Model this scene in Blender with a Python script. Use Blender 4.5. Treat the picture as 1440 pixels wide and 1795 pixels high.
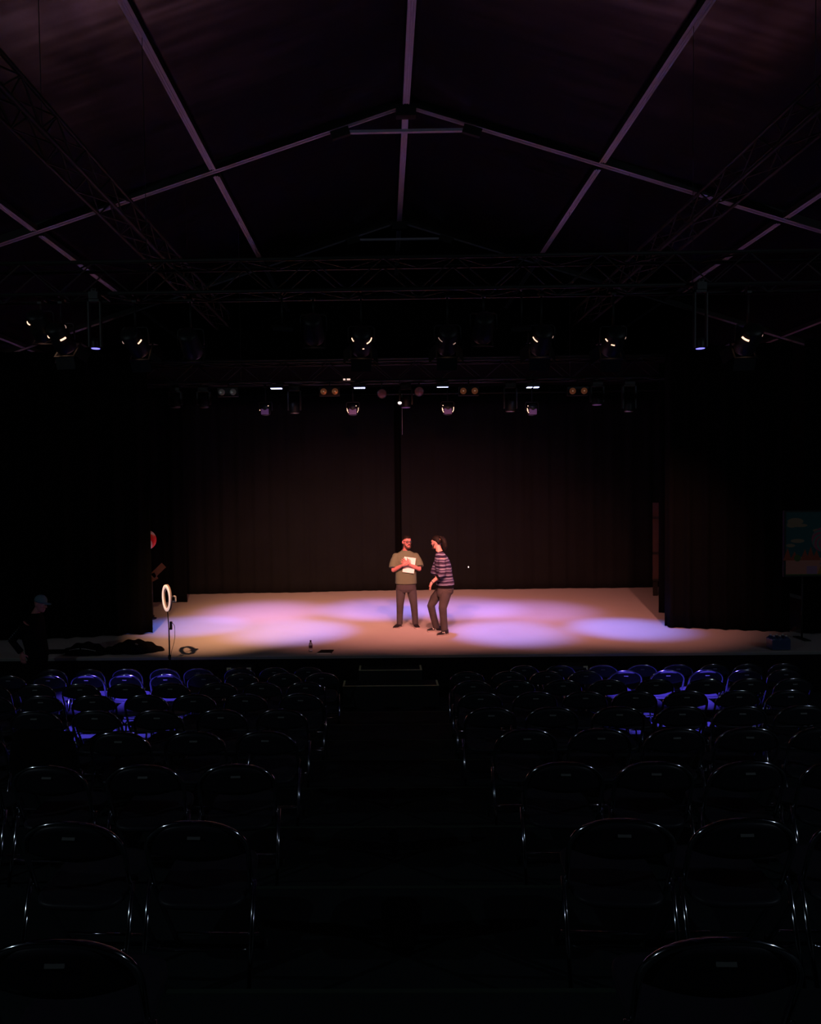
import bpy, math, random
from mathutils import Vector, Matrix
random.seed(7)
S = bpy.context.scene
C = S.collection
PI = math.pi
for o in list(bpy.data.objects):
    bpy.data.objects.remove(o)

# ------------------------------------------------------------------ camera
cam_data = bpy.data.cameras.new('camera')
cam = bpy.data.objects.new('camera', cam_data)
C.objects.link(cam)
RX = Vector((0.999851803737268, 0.012634073631493761, -0.011694047494581606))
UX = Vector((0.011293550720989844, 0.03131908498780323, 0.9994456316516868))
FX = Vector((-0.012993316568296413, 0.999429584862786, -0.031171760065085864))
m = Matrix((RX, UX, -FX)).transposed().to_4x4()
m.translation = Vector((0, 0, 3.37))
cam.matrix_world = m
cam_data.sensor_fit = 'VERTICAL'
cam_data.sensor_height = 36.0
cam_data.lens = 24.0
cam_data.shift_x = 62.13 / 1795.0
cam_data.clip_start = 0.05
cam_data.clip_end = 100
S.camera = cam

# ------------------------------------------------------------------ world, exposure
w = bpy.data.worlds.new('world')
S.world = w
w.use_nodes = True
bg = w.node_tree.nodes['Background']
bg.inputs[0].default_value = (0.4, 0.6, 0.7, 1)
bg.inputs[1].default_value = 0.0
S.view_settings.view_transform = 'Standard'
S.view_settings.look = 'None'
S.view_settings.gamma = 1
S.view_settings.use_curve_mapping = False
S.view_settings.exposure = 0.0

def light(name, kind, loc, power, color, aim=None, size=0.08, angle=40, blend=1.0, parent=None):
    d = bpy.data.lights.new(name, kind)
    d.energy = power
    d.color = color
    if kind == 'SPOT':
        d.spot_size = math.radians(angle); d.spot_blend = blend
        d.shadow_soft_size = size
    elif kind == 'POINT':
        d.shadow_soft_size = size
    elif kind == 'AREA':
        d.size = size
    o = bpy.data.objects.new(name, d)
    C.objects.link(o)
    o.location = loc
    if aim is not None:
        o.rotation_euler = (Vector(aim) - Vector(loc)).to_track_quat('-Z', 'Y').to_euler()
    return o

# house lamps high on the side walls of the tent, behind the last rows
light('house_lamp', 'POINT', (-9.1, -0.6, 6.6), 130, (0.72, 0.92, 1.0), size=0.045)
light('house_lamp', 'POINT', (10.0, -0.6, 6.6), 150, (0.70, 0.86, 1.0), size=0.045)

WARM = (1.0, 0.34, 0.26)
WARM_O = (1.0, 0.47, 0.24)
LAV = (0.12, 0.22, 1.0)
# lanterns of the front truss: (x, power, aim x, aim y, colour, spread)
FRONT = [(-3.89, 1700, -3.0, 13.6, WARM_O, 40), (-2.99, 1500, -1.8, 16.6, WARM_O, 56), (-0.25, 1330, -0.9, 16.9, WARM, 67),
         (0.79, 1230, 0.9, 16.6, WARM, 67), (1.92, 850, 2.2, 16.5, WARM, 66), (2.78, 760, 3.3, 16.2, WARM, 65),
         (4.39, 760, 4.9, 14.9, WARM, 56)]
# wash lamps of the back truss: (x, power, aim x, aim y, spread, colour)
WASH = [(-2.09, 1150, -3.85, 13.75, 30, LAV), (-0.45, 1250, -1.75, 13.15, 34, LAV), (1.18, 1400, 2.28, 12.85, 33, LAV),
        (2.95, 1600, 4.6, 13.1, 30, LAV)]
WASH2 = [(-2.31, 850, -2.7, 15.2, 44, (0.50, 0.28, 1.0)), (-0.59, 1150, -0.2, 15.4, 42, (0.26, 0.24, 1.0)),
         (1.27, 1050, 1.7, 15.4, 44, (0.26, 0.24, 1.0)), (2.93, 600, 3.2, 15.0, 46, (0.38, 0.26, 1.0))]

# ------------------------------------------------------------------ materials
MATS = {}
def mat(name, col, rough=0.6, metal=0.0, spec=0.5, emit=None, es=1.0, bump=None, vary=0.0, vscale=6.0, trans=0.0):
    if name in MATS:
        return MATS[name]
    mt = bpy.data.materials.new(name); mt.use_nodes = True
    nt = mt.node_tree; b = nt.nodes['Principled BSDF']
    b.inputs['Base Color'].default_value = (*col, 1)
    b.inputs['Roughness'].default_value = rough
    b.inputs['Metallic'].default_value = metal
    b.inputs['Specular IOR Level'].default_value = spec
    if trans:
        b.inputs['Transmission Weight'].default_value = trans
        b.inputs['IOR'].default_value = 1.33
    if emit:
        b.inputs['Emission Color'].default_value = (*emit, 1)
        b.inputs['Emission Strength'].default_value = es
    tc = None
    if vary or bump:
        tc = nt.nodes.new('ShaderNodeTexCoord')
    if vary:
        nz = nt.nodes.new('ShaderNodeTexNoise'); nz.inputs['Scale'].default_value = vscale
        nz.inputs['Detail'].default_value = 5
        nt.links.new(tc.outputs['Object'], nz.inputs['Vector'])
        mp = nt.nodes.new('ShaderNodeMapRange')
        mp.inputs['To Min'].default_value = 1 - vary; mp.inputs['To Max'].default_value = 1 + vary
        nt.links.new(nz.outputs['Fac'], mp.inputs['Value'])
        mx = nt.nodes.new('ShaderNodeVectorMath'); mx.operation = 'SCALE'
        mx.inputs[0].default_value = col
        nt.links.new(mp.outputs['Result'], mx.inputs['Scale'])
        nt.links.new(mx.outputs['Vector'], b.inputs['Base Color'])
    if bump:
        nz = nt.nodes.new('ShaderNodeTexNoise'); nz.inputs['Scale'].default_value = bump[0]
        nz.inputs['Detail'].default_value = 4
        mpg = nt.nodes.new('ShaderNodeMapping')
        mpg.inputs['Scale'].default_value = bump[2] if len(bump) > 2 else (1, 1, 1)
        nt.links.new(tc.outputs['Object'], mpg.inputs['Vector'])
        nt.links.new(mpg.outputs['Vector'], nz.inputs['Vector'])
        bp = nt.nodes.new('ShaderNodeBump'); bp.inputs['Distance'].default_value = bump[1]
        bp.inputs['Strength'].default_value = 1.0
        nt.links.new(nz.outputs['Fac'], bp.inputs['Height'])
        nt.links.new(bp.outputs['Normal'], b.inputs['Normal'])
    MATS[name] = mt
    return mt

M_mat = mat('stage_mat', (0.62, 0.56, 0.55), 0.45, spec=0.35, vary=0.05, vscale=1.5, bump=(3.0, 0.002))
M_wing = mat('wing_floor', (0.16, 0.14, 0.14), 0.6, vary=0.1)
M_fascia = mat('fascia_cloth', (0.009, 0.007, 0.008), 0.9, spec=0.1, vary=0.2)
M_edge = mat('stage_edge_trim', (0.35, 0.33, 0.32), 0.5, metal=0.3)
M_floor = mat('hall_floor', (0.03, 0.034, 0.044), 0.75, spec=0.2, vary=0.3, vscale=3)
M_tier = mat('tier_deck', (0.018, 0.023, 0.026), 0.8, spec=0.2, vary=0.3, vscale=4)
M_nose = mat('tier_nosing', (0.035, 0.055, 0.040), 0.6, spec=0.4)
M_tape = mat('pale_tape', (0.80, 0.76, 0.45), 0.6)
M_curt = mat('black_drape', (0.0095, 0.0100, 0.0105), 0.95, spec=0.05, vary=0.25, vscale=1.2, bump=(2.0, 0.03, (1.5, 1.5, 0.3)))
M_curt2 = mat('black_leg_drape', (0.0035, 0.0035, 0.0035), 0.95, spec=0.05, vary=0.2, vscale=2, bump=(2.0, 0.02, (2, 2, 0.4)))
M_wall = mat('tent_wall', (0.006, 0.006, 0.006), 0.9, spec=0.05)
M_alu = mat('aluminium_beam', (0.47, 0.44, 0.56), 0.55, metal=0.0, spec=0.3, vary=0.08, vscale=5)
M_alu_side = mat('dark_beam', (0.010, 0.010, 0.010), 0.6)  # near-black: shade on the beam sides put into the colour
M_truss = mat('truss_black', (0.010, 0.011, 0.010), 0.6)
M_lamp = mat('lantern_black', (0.007, 0.007, 0.008), 0.5)
M_chrome = mat('lamp_steel', (0.5, 0.5, 0.5), 0.25, metal=1.0)
M_glass_b = mat('led_lens', (0.1, 0.1, 0.3), 0.3, emit=(0.50, 0.55, 1.0), es=5.0)
M_glass_d = mat('led_lens_dim', (0.1, 0.1, 0.3), 0.3, emit=(0.20, 0.18, 1.0), es=2.0)
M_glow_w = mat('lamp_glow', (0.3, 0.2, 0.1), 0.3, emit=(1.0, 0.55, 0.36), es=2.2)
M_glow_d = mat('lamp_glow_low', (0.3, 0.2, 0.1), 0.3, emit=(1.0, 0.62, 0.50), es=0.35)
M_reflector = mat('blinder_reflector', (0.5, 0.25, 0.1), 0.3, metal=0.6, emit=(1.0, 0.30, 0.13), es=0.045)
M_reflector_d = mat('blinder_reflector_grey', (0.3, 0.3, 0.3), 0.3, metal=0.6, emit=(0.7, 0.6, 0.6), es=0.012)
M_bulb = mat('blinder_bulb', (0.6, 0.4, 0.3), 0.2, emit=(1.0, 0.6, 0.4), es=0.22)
M_violet = mat('violet_gel', (0.12, 0.06, 0.14), 0.5, emit=(0.45, 0.16, 0.55), es=0.10)  # violet light falling on lamp parts, put into colour and glow
M_frame = mat('chair_frame', (0.60, 0.64, 0.70), 0.11, metal=1.0)
M_pan = mat('chair_steel', (0.026, 0.026, 0.036), 0.45, spec=0.25)
M_rub = mat('rubber', (0.02, 0.02, 0.02), 0.8)
M_plate = mat('chair_number_plate', (0.16, 0.165, 0.165), 0.6)
M_skin = mat('skin', (0.56, 0.215, 0.20), 0.55, spec=0.3, vary=0.08, vscale=30)
M_skin2 = mat('skin_pale', (0.68, 0.34, 0.29), 0.55, spec=0.3, vary=0.08, vscale=30)
M_hair = mat('dark_hair', (0.008, 0.005, 0.004), 0.7, spec=0.2, vary=0.3, vscale=60, bump=(60, 0.003, (1, 1, 0.2)))
M_beard = mat('beard', (0.05, 0.022, 0.016), 0.8, vary=0.3, vscale=80)
M_eye = mat('eye_white', (0.7, 0.7, 0.7), 0.3)
M_iris = mat('iris', (0.03, 0.02, 0.015), 0.3)
M_tee = mat('olive_cotton', (0.125, 0.150, 0.10), 0.9, spec=0.1, vary=0.08, vscale=8, bump=(7, 0.015, (1, 1, 0.6)))
M_jean = mat('charcoal_denim', (0.066, 0.058, 0.064), 0.9, spec=0.1, vary=0.12, vscale=14, bump=(9, 0.012, (1, 1, 0.7)))
M_jean2 = mat('faded_denim', (0.075, 0.064, 0.064), 0.9, spec=0.1, vary=0.35, vscale=6, bump=(9, 0.015, (1, 1, 0.7)))
M_shoe = mat('dark_shoe', (0.014, 0.012, 0.016), 0.5)
M_sole = mat('pale_sole', (0.45, 0.38, 0.36), 0.7)
M_paper = mat('paper', (0.95, 0.93, 0.90), 0.8, spec=0.1)
M_black = mat('matt_black', (0.012, 0.012, 0.012), 0.6)
M_dark_cloth = mat('dark_cloth', (0.006, 0.005, 0.006), 0.9, spec=0.1, vary=0.3, vscale=9, bump=(12, 0.02))
M_white = mat('white_plastic', (0.85, 0.82, 0.80), 0.4)
M_diff = mat('ring_diffuser', (0.9, 0.85, 0.82), 0.5, emit=(1.0, 0.62, 0.52), es=0.7)  # glow added to stand for warm stage light on the white ring
M_plastic = mat('clear_plastic', (0.75, 0.75, 0.8), 0.12, trans=0.85)
M_bluep = mat('blue_shrinkwrap', (0.05, 0.08, 0.18), 0.18, spec=0.8)
M_cap = mat('pale_blue_cap', (0.12, 0.20, 0.25), 0.85)
M_cork = mat('brown_board', (0.09, 0.038, 0.02), 0.8, vary=0.3)
M_purp = mat('plum_prop', (0.07, 0.035, 0.03), 0.8, vary=0.3)
M_silver = mat('silver_lid', (0.45, 0.45, 0.45), 0.3, metal=0.8)

def ceiling_mat():
    mt = mat('roof_membrane', (0.012, 0.009, 0.022), 0.24, spec=0.75)
    nt = mt.node_tree; b = nt.nodes['Principled BSDF']
    tc = nt.nodes.new('ShaderNodeTexCoord')
    def noise(scale, sc, dist, prev=None):
        mp = nt.nodes.new('ShaderNodeMapping'); mp.inputs['Scale'].default_value = sc
        nz = nt.nodes.new('ShaderNodeTexNoise'); nz.inputs['Scale'].default_value = scale
        nz.inputs['Detail'].default_value = 3
        nt.links.new(tc.outputs['Object'], mp.inputs['Vector'])
        nt.links.new(mp.outputs['Vector'], nz.inputs['Vector'])
        bp = nt.nodes.new('ShaderNodeBump'); bp.inputs['Distance'].default_value = dist
        nt.links.new(nz.outputs['Fac'], bp.inputs['Height'])
        if prev: nt.links.new(prev.outputs['Normal'], bp.inputs['Normal'])
        return bp
    b1 = noise(1.0, (0.10, 1.0, 0.10), 0.035)
    b2 = noise(1.0, (0.35, 0.35, 0.35), 0.08, b1)
    nt.links.new(b2.outputs['Normal'], b.inputs['Normal'])
    return mt
M_roof = ceiling_mat()

def sweater_mat():
    mt = mat('striped_knit', (0.2, 0.15, 0.2), 0.95, spec=0.1)
    nt = mt.node_tree; b = nt.nodes['Principled BSDF']
    tc = nt.nodes.new('ShaderNodeTexCoord')
    nz = nt.nodes.new('ShaderNodeTexNoise'); nz.inputs['Scale'].default_value = 5
    nt.links.new(tc.outputs['Object'], nz.inputs['Vector'])
    sp = nt.nodes.new('ShaderNodeSeparateXYZ'); nt.links.new(tc.outputs['Object'], sp.inputs[0])
    a = nt.nodes.new('ShaderNodeMath'); a.operation = 'MULTIPLY_ADD'
    nt.links.new(nz.outputs['Fac'], a.inputs[0]); a.inputs[1].default_value = 0.05
    nt.links.new(sp.outputs['Z'], a.inputs[2])
    d = nt.nodes.new('ShaderNodeMath'); d.operation = 'DIVIDE'; d.inputs[1].default_value = 0.185
    nt.links.new(a.outputs[0], d.inputs[0])
    fr = nt.nodes.new('ShaderNodeMath'); fr.operation = 'FRACT'
    nt.links.new(d.outputs[0], fr.inputs[0])
    cr = nt.nodes.new('ShaderNodeValToRGB'); cr.color_ramp.interpolation = 'LINEAR'
    stops = [(0.0, (0.025, 0.016, 0.045)), (0.10, (0.03, 0.02, 0.05)), (0.15, (0.27, 0.28, 0.42)), (0.21, (0.25, 0.26, 0.40)),
             (0.26, (0.09, 0.06, 0.11)), (0.36, (0.08, 0.06, 0.12)), (0.40, (0.02, 0.013, 0.035)), (0.50, (0.03, 0.02, 0.05)),
             (0.54, (0.20, 0.19, 0.30)), (0.62, (0.18, 0.17, 0.28)), (0.67, (0.05, 0.035, 0.09)), (0.76, (0.10, 0.08, 0.15)),
             (0.82, (0.36, 0.38, 0.50)), (0.88, (0.13, 0.11, 0.19)), (0.94, (0.02, 0.014, 0.04))]
    el = cr.color_ramp.elements
    el[0].position = stops[0][0]; el[0].color = (*stops[0][1], 1)
    el[1].position = stops[-1][0]; el[1].color = (*stops[-1][1], 1)
    for p, c in stops[1:-1]:
        e = el.new(p); e.color = (*c, 1)
    nt.links.new(fr.outputs[0], cr.inputs[0])
    nt.links.new(cr.outputs['Color'], b.inputs['Base Color'])
    return mt
M_knit = sweater_mat()

def swirl_mat():
    mt = mat('red_white_swirl', (0.5, 0.1, 0.1), 0.35)
    nt = mt.node_tree; b = nt.nodes['Principled BSDF']
    tc = nt.nodes.new('ShaderNodeTexCoord')
    sp = nt.nodes.new('ShaderNodeSeparateXYZ'); nt.links.new(tc.outputs['Object'], sp.inputs[0])
    at = nt.nodes.new('ShaderNodeMath'); at.operation = 'ARCTAN2'
    nt.links.new(sp.outputs['Z'], at.inputs[0]); nt.links.new(sp.outputs['X'], at.inputs[1])
    ln = nt.nodes.new('ShaderNodeVectorMath'); ln.operation = 'LENGTH'
    nt.links.new(tc.outputs['Object'], ln.inputs[0])
    ma = nt.nodes.new('ShaderNodeMath'); ma.operation = 'MULTIPLY_ADD'
    nt.links.new(ln.outputs['Value'], ma.inputs[0]); ma.inputs[1].default_value = 9.0
    nt.links.new(at.outputs[0], ma.inputs[2])
    ml = nt.nodes.new('ShaderNodeMath'); ml.operation = 'MULTIPLY'; ml.inputs[1].default_value = 3.0
    nt.links.new(ma.outputs[0], ml.inputs[0])
    sn = nt.nodes.new('ShaderNodeMath'); sn.operation = 'SINE'; nt.links.new(ml.outputs[0], sn.inputs[0])
    cr = nt.nodes.new('ShaderNodeValToRGB')
    cr.color_ramp.elements[0].position = 0.45; cr.color_ramp.elements[0].color = (0.75, 0.02, 0.03, 1)
    cr.color_ramp.elements[1].position = 0.60; cr.color_ramp.elements[1].color = (0.8, 0.5, 0.55, 1)
    nt.links.new(sn.outputs[0], cr.inputs[0]); nt.links.new(cr.outputs['Color'], b.inputs['Base Color'])
    return mt
M_swirl = swirl_mat()

# ------------------------------------------------------------------ mesh helpers
class MB:
    def __init__(s): s.v = []; s.f = []; s.mi = []; s.cur = 0; s.sm = []
    def add(s, vs, fs, smooth=True):
        b = len(s.v); s.v += [tuple(p) for p in vs]
        for f in fs:
            s.f.append([i + b for i in f]); s.mi.append(s.cur); s.sm.append(smooth)
        return s
    def box(s, c, d, M=None, smooth=False):
        hx, hy, hz = d[0] / 2, d[1] / 2, d[2] / 2
        vs = [Vector((x, y, z)) for x in (-hx, hx) for y in (-hy, hy) for z in (-hz, hz)]
        if M is not None: vs = [M @ p for p in vs]
        vs = [p + Vector(c) for p in vs]
        return s.add(vs, [(0, 1, 3, 2), (4, 6, 7, 5), (0, 4, 5, 1), (2, 3, 7, 6), (0, 2, 6, 4), (1, 5, 7, 3)], smooth)
    def bbox(s, lo, hi): return s.box([(a + b) / 2 for a, b in zip(lo, hi)], [b - a for a, b in zip(lo, hi)])
    def tube(s, pts, rad, n=10, closed=False, cap=True, smooth=True):
        pts = [Vector(p) for p in pts]; N = len(pts)
        if not hasattr(rad, '__len__'): rad = [rad] * N
        # parallel transport frames
        tang = []
        for i in range(N):
            a = pts[(i - 1) % N] if (closed or i > 0) else pts[i]
            b = pts[(i + 1) % N] if (closed or i < N - 1) else pts[i]
            tang.append((b - a).normalized())
        t0 = tang[0]; ref = Vector((0, 0, 1)) if abs(t0.z) < 0.9 else Vector((1, 0, 0))
        nrm = (ref - t0 * ref.dot(t0)).normalized()
        rings = []
        for i in range(N):
            t = tang[i]
            nrm = (nrm - t * nrm.dot(t))
            nrm = nrm.normalized() if nrm.length > 1e-6 else t.orthogonal().normalized()
            bn = t.cross(nrm)
            r = rad[i]; ra, rb = (r, r) if not isinstance(r, tuple) else r
            rings.append([pts[i] + nrm * (ra * math.cos(2 * PI * k / n)) + bn * (rb * math.sin(2 * PI * k / n)) for k in range(n)])
        vs = [p for r in rings for p in r]; fs = []
        M_ = N if closed else N - 1
        for i in range(M_):
            j = (i + 1) % N
            for k in range(n):
                k2 = (k + 1) % n
                fs.append((i * n + k, i * n + k2, j * n + k2, j * n + k))
        if cap and not closed:
            fs.append(tuple(range(n - 1, -1, -1))); fs.append(tuple((N - 1) * n + k for k in range(n)))
        return s.add(vs, fs, smooth)
    def loft(s, rings, smooth=True):
        n = len(rings[0]); vs = [p for r in rings for p in r]; fs = []
        for i in range(len(rings) - 1):
            for k in range(n):
                k2 = (k + 1) % n
                fs.append((i * n + k, i * n + k2, (i + 1) * n + k2, (i + 1) * n + k))
        fs.append(tuple(range(n - 1, -1, -1))); fs.append(tuple((len(rings) - 1) * n + k for k in range(n)))
        return s.add(vs, fs, smooth)
    def lathe(s, prof, c=(0, 0, 0), axis=None, n=24, smooth=True):
        # prof: (r, h) along the axis
        ax = Vector(axis or (0, 0, 1)).normalized(); u = ax.orthogonal().normalized(); v = ax.cross(u)
        rings = [[Vector(c) + ax * h + (u * math.cos(2 * PI * k / n) + v * math.sin(2 * PI * k / n)) * max(r, 1e-4) for k in range(n)] for r, h in prof]
        return s.loft(rings, smooth)
    def ell(s, c, r, M=None, n=14, m_=10):
        vs = []; fs = []
        for i in range(m_ + 1):
            a = PI * i / m_
            for k in range(n):
                b = 2 * PI * k / n
                p = Vector((r[0] * math.sin(a) * math.cos(b), r[1] * math.sin(a) * math.sin(b), r[2] * math.cos(a)))
                if M is not None: p = M @ p
                vs.append(p + Vector(c))
        for i in range(m_):
            for k in range(n):
                k2 = (k + 1) % n
                fs.append((i * n + k, (i + 1) * n + k, (i + 1) * n + k2, i * n + k2))
        return s.add(vs, fs)
    def xf(s, M):
        s.v = [tuple(M @ Vector(p)) for p in s.v]; return s
    def build(s, name, mats, parent=None, loc=None):
        me = bpy.data.meshes.new(name)
        me.from_pydata(s.v, [], s.f)
        if not isinstance(mats, (list, tuple)): mats = [mats]
        for q in mats: me.materials.append(q)
        me.polygons.foreach_set('material_index', s.mi)
        me.polygons.foreach_set('use_smooth', s.sm)
        me.update()
        import bmesh
        bm = bmesh.new(); bm.from_mesh(me)
        bmesh.ops.recalc_face_normals(bm, faces=bm.faces)
        bm.to_mesh(me); bm.free()
        o = bpy.data.objects.new(name, me); C.objects.link(o)
        if parent is not None: o.parent = parent
        if loc is not None: o.location = loc
        return o

def bake(o):
    dg = bpy.context.evaluated_depsgraph_get()
    me = bpy.data.meshes.new_from_object(o.evaluated_get(dg))
    o.modifiers.clear(); o.data = me
    return o

def blob(mb, name, mt, parent=None, voxel=0.006, smooth=6, fac=0.5):
    """join the overlapping shapes of mb into one continuous skin"""
    o = mb.build(name, mt, parent)
    r = o.modifiers.new('r', 'REMESH'); r.mode = 'VOXEL'; r.voxel_size = voxel; r.use_smooth_shade = True
    if smooth:
        q = o.modifiers.new('s', 'SMOOTH'); q.iterations = smooth; q.factor = fac
    bake(o)
    o.data.polygons.foreach_set('use_smooth', [True] * len(o.data.polygons))
    return o

def empty(name, loc, label=None, cat=None, group=None, rz=0.0, kind=None):
    o = bpy.data.objects.new(name, None); C.objects.link(o)
    o.empty_display_size = 0.1
    o.location = loc; o.rotation_euler = (0, 0, rz)
    return tag(o, label, cat, group, kind)

def tag(o, label=None, cat=None, group=None, kind=None):
    if label: o['label'] = label
    if cat: o['category'] = cat
    if group: o['group'] = group
    if kind: o['kind'] = kind
    return o

def kids(o): return [c for c in o.children]
def copy_tree(o, parent=None):
    c = o.copy(); C.objects.link(c); c.parent = parent
    for ch in list(o.children):
        copy_tree(ch, c)
    return c

ORD = ['first', 'second', 'third', 'fourth', 'fifth', 'sixth', 'seventh', 'eighth', 'ninth', 'tenth']

# ------------------------------------------------------------------ the tent
RX0 = 0.45      # ridge line
def roof_z(x): return 9.98 - 0.315 * abs(x - RX0)
XL, XR = -9.55, 10.45
tag(MB().bbox((XL, -6, -0.1), (XR, 21, 0)).build('floor', M_floor), kind='structure')
mb = MB()
for sx in (XL, XR):
    a = RX0; b = sx
    n = 24
    g = []
    for j in range(2):
        for i in range(n + 1):
            g.append((a + (b - a) * i / n, -6 if j == 0 else 21, roof_z(a + (b - a) * i / n) + 0.03))
    for j in range(2):
        for i in range(n + 1):
            g.append((a + (b - a) * i / n, -6 if j == 0 else 21, roof_z(a + (b - a) * i / n) + 0.08))
    fs = []
    for i in range(n):
        fs.append((i, i + 1, n + 1 + i + 1, n + 1 + i)); k = 2 * (n + 1)
        fs.append((k + i, k + n + 1 + i, k + n + 2 + i, k + i + 1))
    mb.add(g, fs, False)
tag(mb.build('ceiling', M_roof), kind='structure')
tag(MB().bbox((XL - 0.1, -6, 0), (XL, 21, 7.0)).build('wall_left', M_wall), kind='structure')
tag(MB().bbox((XR, -6, 0), (XR + 0.1, 21, 7.0)).build('wall_right', M_wall), kind='structure')
for nm, y0 in (('wall_back', 21.0), ('wall_front', -6.1)):
    mb = MB()
    vs = []
    for y in (y0, y0 + 0.1):
        vs += [(XL, y, 0), (XR, y, 0), (XR, y, roof_z(XR)), (RX0, y, roof_z(RX0)), (XL, y, roof_z(XL))]
    mb.add(vs, [(0, 1, 2, 3, 4), (9, 8, 7, 6, 5), (0, 5, 6, 1), (1, 6, 7, 2), (2, 7, 8, 3), (3, 8, 9, 4), (4, 9, 5, 0)], False)
    tag(mb.build(nm, M_wall), kind='structure')

# portal frames: two rafters each, with the apex tie; shade put into the side colour, pale underside
def beam(name, a, b, wdt, dep, parent=None, mats=(M_alu, M_alu)):
    a = Vector(a); b = Vector(b); d = (b - a).normalized()
    side = d.cross(Vector((0, 0, 1))).normalized(); up = side.cross(d)
    h = wdt / 2
    g = 0.012
    # grooved extrusion: flanges and two shallow channels along the underside
    prof = [(-h, 0), (-h * 0.55, 0), (-h * 0.5, g), (-h * 0.12, g), (-h * 0.08, 0), (h * 0.08, 0), (h * 0.12, g), (h * 0.5, g), (h * 0.55, 0), (h, 0), (h, dep), (-h, dep)]
    rings = [[p + side * x + up * z for x, z in prof] for p in (a, b)]
    mb = MB(); n = len(prof)
    vs = rings[0] + rings[1]
    for k in range(n):
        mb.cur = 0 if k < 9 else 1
        mb.add([vs[k], vs[(k + 1) % n], vs[n + (k + 1) % n], vs[n + k]], [(0, 1, 2, 3)], False)
    mb.cur = 1
    mb.add(rings[0], [tuple(range(n))], False); mb.add(rings[1], [tuple(range(n))], False)
    return mb.build(name, list(mats), parent)

FRAMES = (1.8, 6.8, 11.8, 16.8)
names = {1.8: 'behind the last rows', 6.8: 'over the seating', 11.8: 'over the stage front', 16.8: 'over the stage back'}
for fy in FRAMES:
    e = empty('roof_frame', (RX0, fy, 9.7), None, None, kind='structure')
    for s_ in (-1, 1):
        p0 = Vector((0.03 * s_, 0, 0.17)); p1 = Vector((s_ * 9.9, 0, 0.17 - 0.315 * 9.9))
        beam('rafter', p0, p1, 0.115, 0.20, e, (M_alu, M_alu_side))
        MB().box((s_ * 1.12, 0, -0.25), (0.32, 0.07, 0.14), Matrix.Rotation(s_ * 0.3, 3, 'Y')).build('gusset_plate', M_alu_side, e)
    MB().bbox((-1.05, -0.03, -0.255), (1.05, 0.03, -0.21)).build('apex_tie', M_alu, e)
    MB().box((0, 0, 0.10), (0.34, 0.14, 0.20)).build('ridge_plate', M_alu_side, e)
# purlins between frames
for k, off in enumerate((0, -3.28, 3.28, -6.35, 6.35, -9.2, 9.2)):
    ys = [-5.9] + list(FRAMES) + [20.9]
    for i in range(len(ys) - 1):
        z = roof_z(RX0 + off) - 0.13
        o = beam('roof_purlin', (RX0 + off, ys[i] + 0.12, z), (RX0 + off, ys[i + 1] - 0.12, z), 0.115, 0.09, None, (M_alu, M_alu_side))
        tag(o, kind='structure')

# ------------------------------------------------------------------ trusses
def truss(name, a, b, size, label, slings=(), group=None):
    a = Vector(a); b = Vector(b); d = (b - a); L = d.length; d.normalize()
    side = d.cross(Vector((0, 0, 1))).normalized(); up = Vector((0, 0, 1))
    e = empty(name, a, label, 'truss', group)
    cs = [side * sx * size[0] / 2 + up * sz for sx in (-1, 1) for sz in (0, size[1])]
    for c in cs:
        MB().tube([c, c + d * L], 0.024, 8).build('chord', M_truss, e)
    step = size[1] * 1.15
    n = int(L / step)
    for (p, q) in ((cs[0], cs[1]), (cs[2], cs[3]), (cs[0], cs[2]), (cs[1], cs[3])):
        pts = [(p if i % 2 == 0 else q) + d * (L * i / n) for i in range(n + 1)]
        MB().tube(pts, 0.011, 6).build('lacing', M_truss, e)
    for c in slings:
        p = Vector(c) - a
        MB().tube([p, Vector((p.x, p.y, hang(c[0]) - a.z))], 0.0045, 6).build('sling', M_truss, e)
    return e
def hang(x): return roof_z(x) - 0.08
truss('lighting_truss', (-6.4, 8.3, 5.74), (7.3, 8.3, 5.74), (0.36, 0.37), 'black box truss across the hall in front of the stage, carrying the nearer lamps', [(RX0 + o, 8.3, 5.76) for o in (-3.28, 3.28)])
truss('lighting_truss', (-5.9, 13.7, 5.54), (6.8, 13.7, 5.54), (0.36, 0.38), 'black box truss above the stage, carrying the farther row of lamps', [(RX0 + o, 13.7, 5.56) for o in (-3.28, 3.28)])
truss('lighting_truss', (RX0 - 3.93, 0.5, 6.97), (RX0 - 3.93, 15.5, 6.97), (0.30, 0.30), 'black box truss running from the audience to the stage under the left roof slope', [(RX0 - 3.78, y, 6.99) for y in (1.8, 6.8, 11.8)])
truss('lighting_truss', (RX0 + 3.93, 0.5, 6.97), (RX0 + 3.93, 15.5, 6.97), (0.30, 0.30), 'black box truss running from the audience to the stage under the right roof slope', [(RX0 + 3.78, y, 6.99) for y in (1.8, 6.8, 11.8)])

# ------------------------------------------------------------------ stage
ST = 0.67
e = empty('stage', (0.4, 11.15, 0), None, None, kind='structure')
MB().bbox((-9.6, 0.02, 0.0), (9.8, 9.2, ST - 0.02)).build('deck', M_wing, e)
MB().bbox((-9.6, -0.02, ST - 0.018), (6.2, 7.6, ST)).build('dance_mat', M_mat, e)
MB().bbox((6.2, -0.02, ST - 0.018), (9.8, 7.6, ST)).build('dance_mat', M_mat, e)
MB().bbox((-9.6, -0.035, ST - 0.045), (9.8, -0.02, ST - 0.004)).build('edge_trim', M_edge, e)
MB().bbox((-9.6, -0.02, 0.0), (9.8, 0.02, ST - 0.045)).build('fascia', M_fascia, e)

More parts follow.
